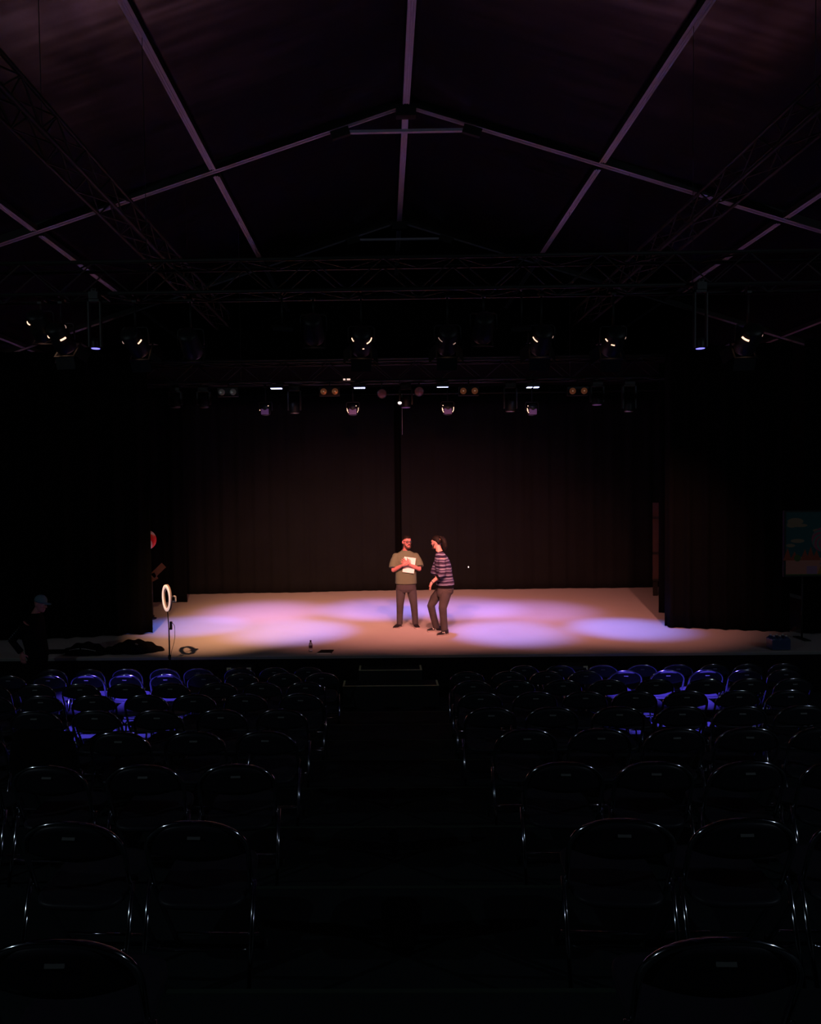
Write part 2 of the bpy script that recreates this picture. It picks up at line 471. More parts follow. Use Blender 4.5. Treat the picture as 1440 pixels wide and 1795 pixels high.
def step_box(x0, x1, y0, y1, z, label):
    e = empty('stage_step', ((x0 + x1) / 2, (y0 + y1) / 2, 0), label, 'step')
    hx = (x1 - x0) / 2; hy = (y1 - y0) / 2
    MB().bbox((-hx, -hy, 0), (hx, hy, z - 0.003)).build('block', M_black, e)
    t = 0.03
    MB().bbox((-hx, -hy, z - 0.003), (hx, -hy + t, z)).build('edge_tape', M_tape, e)
    for sx in (-1, 1):
        MB().bbox((min(sx * hx, sx * (hx - t)), -hy + t, z - 0.003), (max(sx * hx, sx * (hx - t)), min(hy, -hy + 0.33), z)).build('edge_tape', M_tape, e)
step_box(-0.67, 0.82, 10.47, 10.79, 0.35, 'lower black step to the stage with pale tape round its edge')
step_box(-0.43, 0.58, 10.79, 11.10, 0.51, 'upper black step against the stage with pale tape round its edge')
def front_box(x0, x1, z, label):
    e = empty('stage_speaker', ((x0 + x1) / 2, 10.95, 0), label, 'speaker', 'low black boxes in front of the stage')
    hx = (x1 - x0) / 2
    MB().bbox((-hx, -0.12, 0), (hx, 0.14, z)).build('cabinet', M_black, e)
    MB().bbox((-hx + 0.02, -0.13, 0.03), (hx - 0.02, -0.12, z - 0.05)).build('grille', M_fascia, e)
    for sx in (-1, 1):
        mb = MB()
        mb.bbox((sx * (hx - 0.035) - 0.035, -0.122, z - 0.022), (sx * (hx - 0.035) + 0.035, -0.1205, z + 0.002))
        mb.bbox((sx * (hx - 0.012) - 0.012, -0.122, z - 0.06), (sx * (hx - 0.012) + 0.012, -0.1205, z - 0.022))
        mb.build('corner_tape', M_tape, e)
front_box(-2.55, -2.16, 0.56, 'low black box with pale taped corners, left of the stage steps')
front_box(2.81, 3.22, 0.54, 'low black box with pale taped corners, right of the stage steps')

# ------------------------------------------------------------------ seating tiers
def tier_z(k): return 1.355 - 0.165 * k
for k in range(-1, 8):
    y1 = 2.7 + k; y0 = y1 - 1.0 if k >= 0 else -5.9
    z = tier_z(k)
    e = empty('seating_tier', (RX0, y0, 0), None, None, kind='structure')
    MB().bbox((-8.2, 0.0, 0.0), (8.2, y1 - y0 - 0.001, z)).build('deck', M_tier, e)
    MB().bbox((-1.35, y1 - y0 - 0.025, z), (0.60, y1 - y0 - 0.003, z + 0.004)).build('nosing', M_nose, e)

# ------------------------------------------------------------------ curtains
def curtain(name, pts, z0, z1, folds, amp, mt, label, seed=0, hem=0.03, lean=0.0):
    """pts: plan polyline; a cloth of real thickness with vertical folds and a sewn hem"""
    rnd = random.Random(seed)
    P = [Vector((p[0], p[1], 0)) for p in pts]
    L = [0]
    for i in range(1, len(P)): L.append(L[-1] + (P[i] - P[i - 1]).length)
    T = L[-1]; nx = max(24, int(T * 26)); nz = 16
    ph = [rnd.uniform(0, 6.28) for _ in range(5)]
    def at(s):
        for i in range(1, len(P)):
            if s <= L[i] + 1e-9:
                t = (s - L[i - 1]) / (L[i] - L[i - 1]); d = (P[i] - P[i - 1]).normalized()
                return P[i - 1].lerp(P[i], t), Vector((-d.y, d.x, 0))
        return P[-1], Vector((0, 1, 0))
    def wave(s, h):
        a = math.sin(2 * PI * folds * s / T + ph[0] + 0.8 * math.sin(3.1 * s + ph[1]))
        b = 0.5 * math.sin(2 * PI * folds * 1.9 * s / T + ph[2] + 0.9 * math.sin(1.7 * s + ph[3]) + 0.5 * h)
        return amp * (a + b) * (0.65 + 0.45 * (1 - h))
    base = P[0]
    vs = []
    for side in (0, 1):
        for j in range(nz + 1):
            h = j / nz
            for i in range(nx + 1):
                s = T * i / nx
                p, nr = at(s)
                off = wave(s, h) + (0.006 if side else -0.006)
                q = p + nr * off
                zz = z0 + (z1 - z0) * h
                if j == 0: zz += 0.010 + 0.010 * math.sin(2.3 * s + ph[4])
                vs.append((q.x - base.x, q.y - base.y + lean * h, zz))
    fs = []; W = nx + 1; K = (nz + 1) * W
    for j in range(nz):
        for i in range(nx):
            a = j * W + i
            fs.append((a, a + 1, a + W + 1, a + W)); fs.append((K + a, K + a + W, K + a + W + 1, K + a + 1))
    for i in range(nx):
        fs.append((i, K + i, K + i + 1, i + 1)); t = nz * W + i
        fs.append((t, t + 1, K + t + 1, K + t))
    for j in range(nz):
        a = j * W; fs.append((a, a + W, K + a + W, K + a)); a += nx
        fs.append((a, K + a, K + a + W, a + W))
    mb = MB(); mb.add(vs, fs)
    o = mb.build(name, mt, loc=(base.x, base.y, 0))
    tag(o, label, 'curtain')
    return o
curtain('stage_curtain', [(-5.3, 18.05), (-2.6, 18.15), (0.30, 18.40)], ST, 5.9, 13, 0.016, M_curt, 'left half of the black back curtain, behind the person in the olive t-shirt', 3)
curtain('stage_curtain', [(0.47, 18.38), (3.5, 18.40), (7.5, 18.45)], ST, 5.9, 15, 0.016, M_curt, 'right half of the black back curtain, behind the striped sweater', 5)
curtain('stage_curtain', [(0.10, 18.72), (0.70, 18.72)], ST, 5.9, 2, 0.02, M_curt2, 'narrow black curtain strip closing the gap in the back curtain', 6)
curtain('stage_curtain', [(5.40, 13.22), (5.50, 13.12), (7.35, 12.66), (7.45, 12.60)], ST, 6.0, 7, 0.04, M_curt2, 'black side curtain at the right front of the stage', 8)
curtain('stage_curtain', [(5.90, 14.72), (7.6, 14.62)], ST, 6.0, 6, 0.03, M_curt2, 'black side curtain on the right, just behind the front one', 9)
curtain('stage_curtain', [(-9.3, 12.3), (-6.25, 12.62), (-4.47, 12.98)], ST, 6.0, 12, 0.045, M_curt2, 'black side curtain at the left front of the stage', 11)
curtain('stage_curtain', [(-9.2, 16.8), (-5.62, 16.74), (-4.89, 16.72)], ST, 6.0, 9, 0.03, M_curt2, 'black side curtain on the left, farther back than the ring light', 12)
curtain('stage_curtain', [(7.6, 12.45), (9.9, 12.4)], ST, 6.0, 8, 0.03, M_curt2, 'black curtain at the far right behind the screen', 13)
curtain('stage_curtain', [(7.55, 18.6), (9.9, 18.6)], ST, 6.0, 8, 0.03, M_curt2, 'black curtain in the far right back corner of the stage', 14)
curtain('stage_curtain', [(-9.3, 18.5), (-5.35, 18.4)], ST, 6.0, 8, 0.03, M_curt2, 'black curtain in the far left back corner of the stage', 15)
for (x0, y0, x1, y1, z, lb) in ((-5.4, 18.4, 7.6, 18.4, 5.95, 'black rail carrying the back curtain'),):
    o = MB().tube([(0, 0, 0), (x1 - x0, y1 - y0, 0)], 0.025, 8).build('curtain_rail', M_truss, loc=(x0, y0, z)); tag(o, lb, 'rail')
o = MB().tube([(0, 0.2, 0), (0, 0, -0.02), (0.002, 0, -0.55), (0, 0, -1.1)], 0.004, 6).build('hanging_cord', M_white, loc=(0.51, 18.2, 5.95)); tag(o, 'thin pale cord hanging at the gap of the back curtain', 'cord')

mb = MB(); vs = []; fs = []  # added cloth that keeps stage light off the rear roof
for sd in (0, 1):
    for j in range(7):
        for i in range(13):
            vs.append((-6.0 + i * 1.1, 14.9 + j * 0.6, 6.20 - 0.06 * math.sin(PI * (i % 3) / 3) - 0.008 * sd))
for j in range(6):
    for i in range(12):
        a = j * 13 + i; fs.append((a, a + 1, a + 14, a + 13)); fs.append((91 + a, 91 + a + 13, 91 + a + 14, 91 + a + 1))
o = mb.add(vs, fs).build('overhead_cloth', M_curt2); tag(o, 'black cloth stretched overhead above the back of the stage', 'curtain')
for y in (14.9, 18.5):  # pipes added along with the light-blocking cloth
    o = MB().tube([(-6.2, y, 6.23), (7.4, y, 6.23)], 0.025, 8).build('overhead_pipe', M_truss); tag(o, 'black pipe holding the %s edge of the overhead cloth' % ('front' if y < 16 else 'back'), 'pipe')
# ------------------------------------------------------------------ lamps
def lantern(px, pz, aim, label, glow, kind='door', y=8.3, lit=True):
    """theatre spot hung under the truss: clamp, yoke, body, colour frame, barn doors, lens, lit vents"""
    top = 5.72 if y < 10 else 5.52
    e = empty('stage_spotlight', (px, y, top), label, 'stage light', 'spotlights on the front truss')
    drop = top - pz
    # clamp and stem
    MB().box((0, 0, 0.0), (0.05, 0.06, 0.09)).tube([(0, -0.20, 0.03), (0, 0.20, 0.03)], 0.016, 8).tube([(0, 0, -0.02), (0, 0, -drop + 0.19)], 0.013, 8).build('hook_clamp', M_lamp, e)
    MB().tube([(-0.155, 0, -drop), (-0.155, 0, -drop + 0.17), (-0.13, 0, -drop + 0.19), (0.13, 0, -drop + 0.19), (0.155, 0, -drop + 0.17), (0.155, 0, -drop)], 0.011, 8).build('yoke', M_lamp, e)
    d = (Vector(aim) - Vector((px, y, pz))).normalized()
    c = Vector((0, 0, -drop)); q = d.to_track_quat('Y', 'Z').to_matrix()
    def at(v): return c + q @ Vector(v)
    mb = MB(); mb.lathe([(0.04, -0.20), (0.10, -0.19), (0.115, -0.16), (0.115, -0.02), (0.125, 0.0), (0.125, 0.12), (0.118, 0.14)], c, d, 20)
    mb.box(at((0, -0.05, 0.12)), (0.10, 0.18, 0.03), q); mb.build('lamp_housing', M_lamp, e)
    mb = MB(); mb.lathe([(0.10, 0.141), (0.10, 0.150)], c, d, 20); mb.build('lens', M_glow_w if lit else M_glow_d, e)
    MB().box(at((0, 0.158, 0.125)), (0.27, 0.012, 0.02), q).box(at((0, 0.158, -0.125)), (0.27, 0.012, 0.02), q).box(at((0.125, 0.158, 0)), (0.02, 0.012, 0.25), q).box(at((-0.125, 0.158, 0)), (0.02, 0.012, 0.25), q).build('colour_frame', M_lamp, e)
    if kind == 'door':
        for (ox, oz, rx, rz, sz) in ((0, 0.17, 0.6, 0, (0.25, 0.15)), (0, -0.17, -0.6, 0, (0.25, 0.15)), (0.17, 0, 0, -0.6, (0.15, 0.2)), (-0.17, 0, 0, 0.6, (0.15, 0.2))):
            R_ = Matrix.Rotation(rx, 3, 'X') @ Matrix.Rotation(rz, 3, 'Z')
            if oz: MB().box(at((0, 0.225, oz)), (sz[0], sz[1], 0.004), q @ R_).build('barn_door', M_lamp, e)
            else: MB().box(at((ox, 0.225, 0)), (0.004, sz[0], sz[1]), q @ R_).build('barn_door', M_lamp, e)
    # warm glints on the housing, painted as small glowing arcs
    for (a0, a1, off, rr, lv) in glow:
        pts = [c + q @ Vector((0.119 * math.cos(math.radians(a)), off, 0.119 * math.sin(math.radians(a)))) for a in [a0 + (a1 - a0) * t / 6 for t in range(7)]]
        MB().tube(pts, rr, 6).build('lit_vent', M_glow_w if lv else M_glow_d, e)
    return e

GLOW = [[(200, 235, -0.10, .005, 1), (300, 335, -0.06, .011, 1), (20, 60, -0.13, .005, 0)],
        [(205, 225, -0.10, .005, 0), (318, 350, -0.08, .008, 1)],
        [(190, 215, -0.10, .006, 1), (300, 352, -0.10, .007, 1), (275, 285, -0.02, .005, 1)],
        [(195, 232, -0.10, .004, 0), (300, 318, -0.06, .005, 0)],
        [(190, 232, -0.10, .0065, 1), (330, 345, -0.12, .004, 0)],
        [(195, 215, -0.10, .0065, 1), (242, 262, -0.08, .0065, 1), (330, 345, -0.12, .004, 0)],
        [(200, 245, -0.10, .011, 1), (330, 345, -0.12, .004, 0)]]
LAB = ['black spotlight at the far left end of the nearer truss, glowing at its vents', 'black spotlight right of the far left moving head, small glow at its right side',
       'black spotlight left of centre on the nearer truss, with several bright glints', 'black spotlight right of centre on the nearer truss, only faint glints',
       'black spotlight on the nearer truss with one thin orange curve at its left side', 'black spotlight with two orange dashes, fourth lamp right of the aisle on the nearer truss',
       'black spotlight at the far right end of the nearer truss with a thick orange glow']
ZF = [5.25, 5.19, 5.163, 5.162, 5.145, 5.119, 5.117]
for i, (x, pw, ax, ay, col, ang) in enumerate(FRONT):
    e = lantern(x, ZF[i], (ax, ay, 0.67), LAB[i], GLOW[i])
    d = (Vector((ax, ay, 0.67)) - Vector((x, 8.3, ZF[i]))).normalized()
    light('spot_beam', 'SPOT', Vector((x, 8.3, ZF[i])) + d * 0.42, pw, col, (ax, ay, 0.67), 0.05, ang, 1.0)
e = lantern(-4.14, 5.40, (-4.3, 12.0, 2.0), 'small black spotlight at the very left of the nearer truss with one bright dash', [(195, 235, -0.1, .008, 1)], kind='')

def moving_head(px, y, pz, label, lens, tilt=(0, 0, -1), scale=1.0, group='moving heads'):
    top = 5.72 if y < 10 else 5.52
    e = empty('moving_head_light', (px, y, top), label, 'stage light', group)
    drop = top - pz; s = scale
    MB().box((0, 0, -0.04), (0.20 * s, 0.16 * s, 0.08)).box((0, 0, 0.01), (0.06, 0.06, 0.06)).tube([(0, -0.04 if y < 10 else 0, 0.03), (0, 0.50 if y < 10 else 0.02, 0.03)], 0.016, 8).build('base', M_lamp, e)
    yk = -drop + 0.10 * s
    mb = MB()
    for sx in (-1, 1): mb.box((sx * 0.125 * s, 0, (-0.08 + yk - 0.04) / 2), (0.03 * s, 0.09 * s, abs(-0.08 - yk + 0.04)))
    mb.box((0, 0, -0.095), (0.28 * s, 0.09 * s, 0.03)); mb.build('yoke', M_lamp, e)
    c = Vector((0, 0, yk)); d = Vector(tilt).normalized()
    MB().lathe([(0.05 * s, -0.12 * s), (0.09 * s, -0.10 * s), (0.10 * s, -0.02 * s), (0.095 * s, 0.07 * s), (0.10 * s, 0.098 * s)], c, d, 20).build('head', M_lamp, e)
    MB().lathe([(0.088 * s, 0.0985 * s), (0.086 * s, 0.104 * s)], c, d, 20).build('lens', lens, e)
    return e
BLUE = (0.14, 0.09, 1.0)
for (x, z, ax, ay, lb) in ((-3.352, 5.07, -3.55, 8.85, 'black moving head on the nearer truss, left, shining blue onto the seats'),
                           (3.683, 4.97, 3.75, 8.8, 'black moving head on the nearer truss, right, shining blue onto the seats')):
    moving_head(x, 8.0, z, lb, M_glass_d, scale=0.55)
    light('blue_beam', 'SPOT', (x, 8.0, z - 0.06), 8500, BLUE, (ax, ay, 0.5), 0.06, 26, 0.7)
lantern(-0.826, 5.31, (-0.9, 14, 1.5), 'dark unlit spotlight hanging left of centre on the nearer truss', [], kind='', lit=False)
lantern(1.224, 5.30, (1.3, 14, 1.5), 'dark unlit spotlight hanging right of centre on the nearer truss', [], kind='', lit=False)
lantern(-2.316, 5.16, (-2.3, 14, 1.5), 'dark unlit spotlight between the left moving head and the pale panel', [], kind='', lit=False)

def panel_light(px, pz, rz, label):
    e = empty('panel_light', (px, 8.3, 5.72), label, 'stage light', 'soft panels on the nearer truss', rz)
    d = pz - 5.72
    MB().tube([(0, 0, 0.02), (0, 0, d + 0.05)], 0.013, 8).tube([(0, -0.2, 0.03), (0, 0.2, 0.03)], 0.016, 8).build('stem', M_lamp, e)
    R_ = Matrix.Rotation(0.35, 3, 'X')
    MB().box((0, 0, d), (0.24, 0.22, 0.035), R_).build('housing', M_lamp, e)
    MB().box((0, 0.006, d - 0.02), (0.21, 0.19, 0.006), R_).build('diffuser', mat('grey_violet_panel', (0.55, 0.42, 0.60), 0.6), e)
panel_light(-1.205, 5.348, 0.25, 'pale violet-grey panel lamp left of centre on the nearer truss')
panel_light(1.683, 5.306, -0.25, 'pale violet-grey panel lamp right of centre on the nearer truss')

# back truss: LED washes facing down, two-lamp blinders, small heads
ZW = [5.395, 5.384, 5.373, 5.349]
LW = ['LED wash lamp on the farther truss, leftmost of the four bright blue strips', 'LED wash lamp on the farther truss, second blue strip from the left',
      'LED wash lamp on the farther truss, thin faint strip right of centre', 'LED wash lamp on the farther truss, rightmost blue strip, split in two']
for i, (x, pw, ax, ay, ang, col) in enumerate(WASH):
    z = ZW[i]
    e = empty('led_wash_light', (x, 13.5, z), LW[i], 'stage light', 'LED wash lamps on the farther truss')
    MB().box((0, 0, 0.05), (0.24, 0.20, 0.07)).tube([(0, 0.0, 0.08), (0, 0.02, 0.17)], 0.02, 8).build('housing', M_lamp, e)
    mb = MB()
    if i == 3:
        mb.bbox((-0.115, -0.05, 0.005), (-0.02, 0.05, 0.013)).bbox((0.02, -0.05, 0.005), (0.115, 0.05, 0.013))
    else:
        for k in range(5): mb.bbox((-0.11 + k * 0.044, -0.05, 0.005), (-0.11 + k * 0.044 + 0.038, 0.05 if i != 2 else -0.02, 0.013))
    mb.build('led_strip', M_glass_b, e)
    light('wash_beam', 'SPOT', (x, 13.5, z - 0.03), pw, col, (ax, ay, ST), 0.10, ang, 0.9)
ZB = [(-3.051, 5.341, 0, 'twin blinder lamp on the farther truss, leftmost pair, grey and nearly dark'), (-1.045, 5.325, 1, 'twin blinder lamp with reddish reflectors, left of centre on the farther truss'),
      (1.692, 5.299, 1, 'twin blinder lamp with amber reflectors, right of centre on the farther truss'), (3.824, 5.27, 1, 'twin blinder lamp with amber reflectors, rightmost pair on the farther truss')]
for x, z, on, lb in ZB:
    e = empty('blinder_light', (x, 13.44, z), lb, 'stage light', 'twin blinders on the farther truss')
    MB().box((0, 0.06, 0), (0.40, 0.10, 0.17)).tube([(0, 0.06, 0.08), (0, 0.09, 5.56 - z)], 0.015, 8).build('housing', M_lamp, e)
    for sx in (-1, 1):
        r = MB().lathe([(0.058, -0.008), (0.062, -0.006), (0.062, 0.0), (0.052, 0.002), (0.03, 0.02), (0.01, 0.03)], (sx * 0.112, 0.0, 0), (0, 1, 0), 20).build('reflector', M_reflector if on else M_reflector_d, e)
        MB().ell((sx * 0.112, -0.012, 0), (0.012, 0.010, 0.012)).build('bulb', M_bulb if on else M_reflector_d, r)
HP = [(-2.312, 4.973, 'spotlight hung under the farther truss, leftmost of the four violet glints'), (-0.589, 4.95, 'spotlight hung under the farther truss, violet with sparkling rim, left of centre'),
      (1.274, 4.936, 'spotlight hung under the farther truss, violet with sparkling rim, right of centre'), (2.93, 4.904, 'spotlight hung under the farther truss, rightmost of the four violet glints')]
BK = 13.88 / 13.5
for i, (x, z, lb) in enumerate(HP):
    x *= BK; z = 3.37 + (z - 3.37) * BK
    e = empty('stage_spotlight', (x, 13.88, 5.52), lb, 'stage light', 'violet spotlights under the farther truss')
    d0 = z - 5.52
    MB().tube([(0, 0, 0), (0, 0, d0 + 0.17)], 0.013, 8).box((0, 0, 0), (0.05, 0.06, 0.08)).build('hook_clamp', M_lamp, e)
    MB().tube([(-0.13, 0, d0), (-0.13, 0, d0 + 0.15), (-0.11, 0, d0 + 0.17), (0.11, 0, d0 + 0.17), (0.13, 0, d0 + 0.15), (0.13, 0, d0)], 0.010, 8).build('yoke', M_lamp, e)
    MB().lathe([(0.06, -0.12), (0.095, -0.10), (0.10, 0.05), (0.09, 0.08)], (0, 0, d0), (0, 0.45, -1), 18).build('lamp_housing', M_lamp, e)
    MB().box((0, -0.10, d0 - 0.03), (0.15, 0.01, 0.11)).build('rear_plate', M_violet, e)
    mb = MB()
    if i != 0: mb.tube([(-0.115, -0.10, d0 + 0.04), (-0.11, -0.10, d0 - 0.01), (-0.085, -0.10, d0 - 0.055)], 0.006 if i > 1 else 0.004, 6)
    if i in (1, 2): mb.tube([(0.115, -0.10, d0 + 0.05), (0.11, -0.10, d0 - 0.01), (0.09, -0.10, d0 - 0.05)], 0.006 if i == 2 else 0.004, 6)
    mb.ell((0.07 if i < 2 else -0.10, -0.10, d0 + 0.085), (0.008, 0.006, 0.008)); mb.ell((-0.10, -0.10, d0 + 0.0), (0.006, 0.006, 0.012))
    mb.build('lit_vent', M_glow_w, e)  # rim sparkles painted as small glowing pieces
    wx, pw, ax, ay, ang, col = WASH2[i]
    light('wash_beam', 'SPOT', (x, 13.96, z - 0.14), pw, col, (ax, ay, ST), 0.12, ang, 1.0)
for (x, z, lb, mt_) in ((-4.097, 5.018, 'dark moving head at the far left of the farther truss', M_black), (-3.532, 5.011, 'dark moving head second from the left on the farther truss', M_black),
                        (-1.739, 4.875, 'dark moving head with pale lens rim, between the two left violet spotlights', M_silver), (0.456, 4.958, 'moving head at the centre of the farther truss, faintly violet', M_violet),
                        (2.505, 4.853, 'dark moving head with a blue-lit lens, left of the rightmost violet spotlight', M_silver), (4.202, 4.96, 'moving head on the farther truss with faint violet side, second from the right', M_violet),
                        (4.826, 4.823, 'dark moving head at the right end of the farther truss', M_silver)):
    moving_head(x * BK, 13.88, 3.37 + (z + 0.04 - 3.37) * BK, lb, mt_)
for (x, z, lb) in ((-0.012, 5.278, 'small round reddish lamp on the farther truss, left of the centre head'), (0.717, 5.312, 'small round reddish lamp on the farther truss, right of the centre head')):
    e = empty('par_light', (x, 13.5, z), lb, 'stage light', 'small round lamps on the farther truss')
    MB().lathe([(0.05, 0.16), (0.09, 0.12), (0.10, 0.0), (0.098, -0.02)], (0, 0, 0), (0, 1, 0.1), 18).tube([(0, 0.05, 0.09), (0, 0.03, 0.27)], 0.015, 8).build('lamp_housing', M_lamp, e)
    MB().lathe([(0.085, -0.015), (0.085, -0.022)], (0, 0, 0), (0, 1, 0.1), 18).build('lens', mat('dim_red_lens', (0.2, 0.05, 0.06), 0.3, emit=(0.6, 0.2, 0.25), es=0.02), e)
e = empty('work_light', (0.334, 13.45, 5.083), 'tiny bright white lamp hanging left of the centre head', 'lamp')
MB().tube([(0, 0, 0.02), (0, 0.05, 0.47)], 0.006, 6).lathe([(0.045, 0.03), (0.05, 0.0), (0.04, -0.01)], (0, 0.02, 0), (0, 1, 0)).build('housing', M_lamp, e)
MB().ell((0, -0.01, 0), (0.036, 0.012, 0.026)).build('bulb', mat('white_glow', (1, 1, 1), 0.3, emit=(1, 0.85, 0.78), es=2.5), e)
o = MB().ell((0, 0, 0), (0.016, 0.012, 0.022)).build('indicator_lamp', mat('tiny_glow', (1, 1, 1), 0.3, emit=(1, 0.85, 0.8), es=1.3), loc=(2.262, 18.37, 1.285)); tag(o, 'tiny white dot of light on the back curtain right of the striped sweater', 'lamp')
e = empty('junction_box', (-0.72, 13.48, 5.56), 'small pale cable box clipped on the farther truss left of centre', 'box')
MB().bbox((-0.05, -0.02, -0.01), (-0.01, 0.04, 0.015)).bbox((0.02, -0.02, -0.01), (0.085, 0.04, 0.015)).build('plug', mat('warm_glow_small', (1, .8, .7), .4, emit=(1, .7, .6), es=.9), e)
MB().bbox((-0.09, -0.015, 0.016), (0.1, 0.05, 0.04)).build('lid', M_lamp, e)

# ------------------------------------------------------------------ folding chairs
def rounded(path, r, n=5):
    out = [Vector(path[0])]
    for i in range(1, len(path) - 1):
        p = Vector(path[i]); a = Vector(path[i - 1]) - p; b = Vector(path[i + 1]) - p
        rr = min(r, a.length * 0.45, b.length * 0.45)
        pa = p + a.normalized() * rr; pb = p + b.normalized() * rr
        for t in range(n + 1):
            u = t / n
            out.append(pa * (1 - u) ** 2 + p * (2 * u * (1 - u)) + pb * u * u)
    out.append(Vector(path[-1]))
    return out
def lean(z): return (0.80 - z) * 0.34
def arch(t):    # t from pi to 0: the broad curved top of the back
    c, s_ = math.cos(t), math.sin(t)
    x = 0.218 * math.copysign(abs(c) ** 0.86, c); z = 0.645 + 0.155 * abs(s_) ** 0.86
    return x, z
def make_chair():
    e = empty('folding_chair', (0, 0, 0))
    pts = [(-0.208, 0.40, 0.012), (-0.208, 0.33, 0.12), (-0.212, lean(0.44), 0.44), (-0.217, lean(0.60), 0.60)]
    n = 18
    for i in range(n + 1):
        x, z = arch(PI - PI * i / n); pts.append((x, lean(z), z))
    pts += [(0.217, lean(0.60), 0.60), (0.212, lean(0.44), 0.44), (0.208, 0.33, 0.12), (0.208, 0.40, 0.012)]
    MB().tube(pts, 0.0115, 10).build('front_frame', M_frame, e)
    for sx in (-1, 1):
        MB().tube([(sx * 0.226, -0.048, 0.012), (sx * 0.228, 0.028, 0.25), (sx * 0.230, 0.106, 0.50)], 0.0105, 10).build('rear_leg', M_frame, e)
    MB().tube([(-0.206, 0.345, 0.10), (0.206, 0.345, 0.10)], 0.008, 8).build('crossbar', M_frame, e)
    MB().tube(rounded([(-0.226, 0.03, 0.25), (-0.19, 0.035, 0.235), (0.19, 0.035, 0.235), (0.226, 0.03, 0.25)], 0.03), 0.008, 8).build('crossbar', M_frame, e)
    # backrest: pressed panel filling the arch, dished, with a curved lower edge
    nx, nz = 18, 6
    vs = []
    for side in (0, 1):
        for j in range(nz + 1):
            for i in range(nx + 1):
                t = PI - PI * i / nx
                x, zt = arch(t); x *= 0.965; zt -= 0.006
                u = x / 0.21
                zb = 0.615 + 0.035 * u * u
                zt = max(zt, zb + 0.004)
                z = zb + (zt - zb) * j / nz
                y = lean(z) - 0.022 * (1 - u * u) * (1 - 0.55 * j / nz) - 0.004 + 0.005 * side
                vs.append((x, y, z))
    W = nx + 1; K = W * (nz + 1); fs = []
    for j in range(nz):
        for i in range(nx):
            a = j * W + i; fs.append((a, a + 1, a + W + 1, a + W)); fs.append((K + a, K + a + W, K + a + W + 1, K + a + 1))
    for i in range(nx):
        fs.append((i, K + i, K + i + 1, i + 1)); a = nz * W + i; fs.append((a, a + 1, K + a + 1, K + a))
    mb = MB(); mb.add(vs, fs)
    mb.build('backrest', M_pan, e)
    # rolled lower lip of the backrest
    # seat pan: rounded outline, dished, rolled rim
    out = []
    n = 40
    for i in range(n):
        a = 2 * PI * i / n; c, s_ = math.cos(a), math.sin(a)
        out.append((0.198 * math.copysign(abs(c) ** 0.45, c), 0.235 + 0.215 * math.copysign(abs(s_) ** 0.5, s_)))
    rings = []
    for (k, z) in ((0.97, 0.432), (1.0, 0.440), (1.0, 0.452), (0.965, 0.460), (0.90, 0.455), (0.6, 0.448), (0.1, 0.446)):
        rings.append([Vector((x * k, 0.235 + (y - 0.235) * k, z - 0.008 + 0.012 * (y - 0.235) / 0.2)) for x, y in out])
    MB().loft(rings).build('seat', M_pan, e)
    z = 0.735
    MB().box((0, lean(z) - 0.0195, z), (0.055, 0.003, 0.013), Matrix.Rotation(-0.32, 3, 'X')).build('number_plate', M_plate, e)
    for (x, y) in ((-0.208, 0.405), (0.208, 0.405), (-0.226, -0.050), (0.226, -0.050)):
        MB().lathe([(0.012, 0.0), (0.0165, 0.003), (0.0155, 0.03), (0.012, 0.034)], (x, y, 0.0), (0, 0, 1), 12).build('foot_cap', M_rub, e)
    return e
ROWS = [  # y, tier, x of the left block, x of the right block; from the stage to the camera
 ('A', 9.86, None, [-1.129, -1.63, -2.14, -2.746, -3.245, -3.80, -4.354, -4.913], [2.01, 2.537, 3.151, 3.723, 4.238, 4.768, 5.257, 5.778]),
 ('B', 8.8, 7, [-0.837, -1.328, -1.887, -2.379, -2.88, -3.418, -3.92, -4.423, -4.949], [1.06, 1.599, 2.1, 2.594, 3.11, 3.655, 4.158, 4.663, 5.167]),
 ('C', 7.8, 6, [-0.929, -1.437, -1.946, -2.50, -3.02, -3.551, -4.077, -4.604], [1.004, 1.495, 2.038, 2.56, 3.10, 3.679, 4.179, 4.685]),
 ('D', 6.8, 5, [-0.863, -1.422, -1.947, -2.439, -2.97, -3.5, -4.012], [0.949, 1.502, 2.0, 2.50, 3.01, 3.531, 4.04]),
 ('E', 5.8, 4, [-0.906, -1.427, -1.98, -2.519, -3.049, -3.59], [0.901, 1.427, 1.995, 2.53, 3.041, 3.558]),
 ('F', 4.8, 3, [-0.867, -1.38, -1.92, -2.463, -2.986], [0.999, 1.523, 2.057, 2.57, 3.09]),
 ('G', 3.8, 2, [-0.857, -1.386, -1.935, -2.461], [1.007, 1.514, 2.039, 2.56]),
 ('H', 2.8, 1, [-0.812, -1.34], [0.984, 1.49, 2.0]),
 ('I', 1.8, 0, [-0.909], [0.905]),
]
proto = make_chair(); used = False
rnd = random.Random(11)
ROWN = ['front', 'second', 'third', 'fourth', 'fifth', 'sixth', 'seventh', 'eighth', 'last']
for ri, (rn, y, tk, lx, rx) in enumerate(ROWS):
    z = 0.0 if tk is None else tier_z(tk)
    for blk, xs in (('left', lx), ('right', rx)):
        for i, x in enumerate(xs):
            if used: o = copy_tree(proto)
            else: o = proto; used = True
            o.location = (x, y, z + 0.001)
            o.rotation_euler = (0, 0, rnd.uniform(-0.06, 0.06))
            lit = ri == 1 and ((blk == 'left' and 3 <= i <= 7) or (blk == 'right' and 3 <= i <= 7))
            rowd = {0: 'front row before the stage', 8: 'row nearest the camera'}.get(ri, ROWN[ri] + ' row from the stage')
            pos = 'on the aisle' if i == 0 else ORD[i] + ' from the aisle'
            tag(o, ('blue-lit ' if lit else '') + 'black folding chair, %s block, %s, %s' % (blk, rowd, pos), 'chair', 'folding chairs in the %s row of the %s block' % (ROWN[ri], blk))

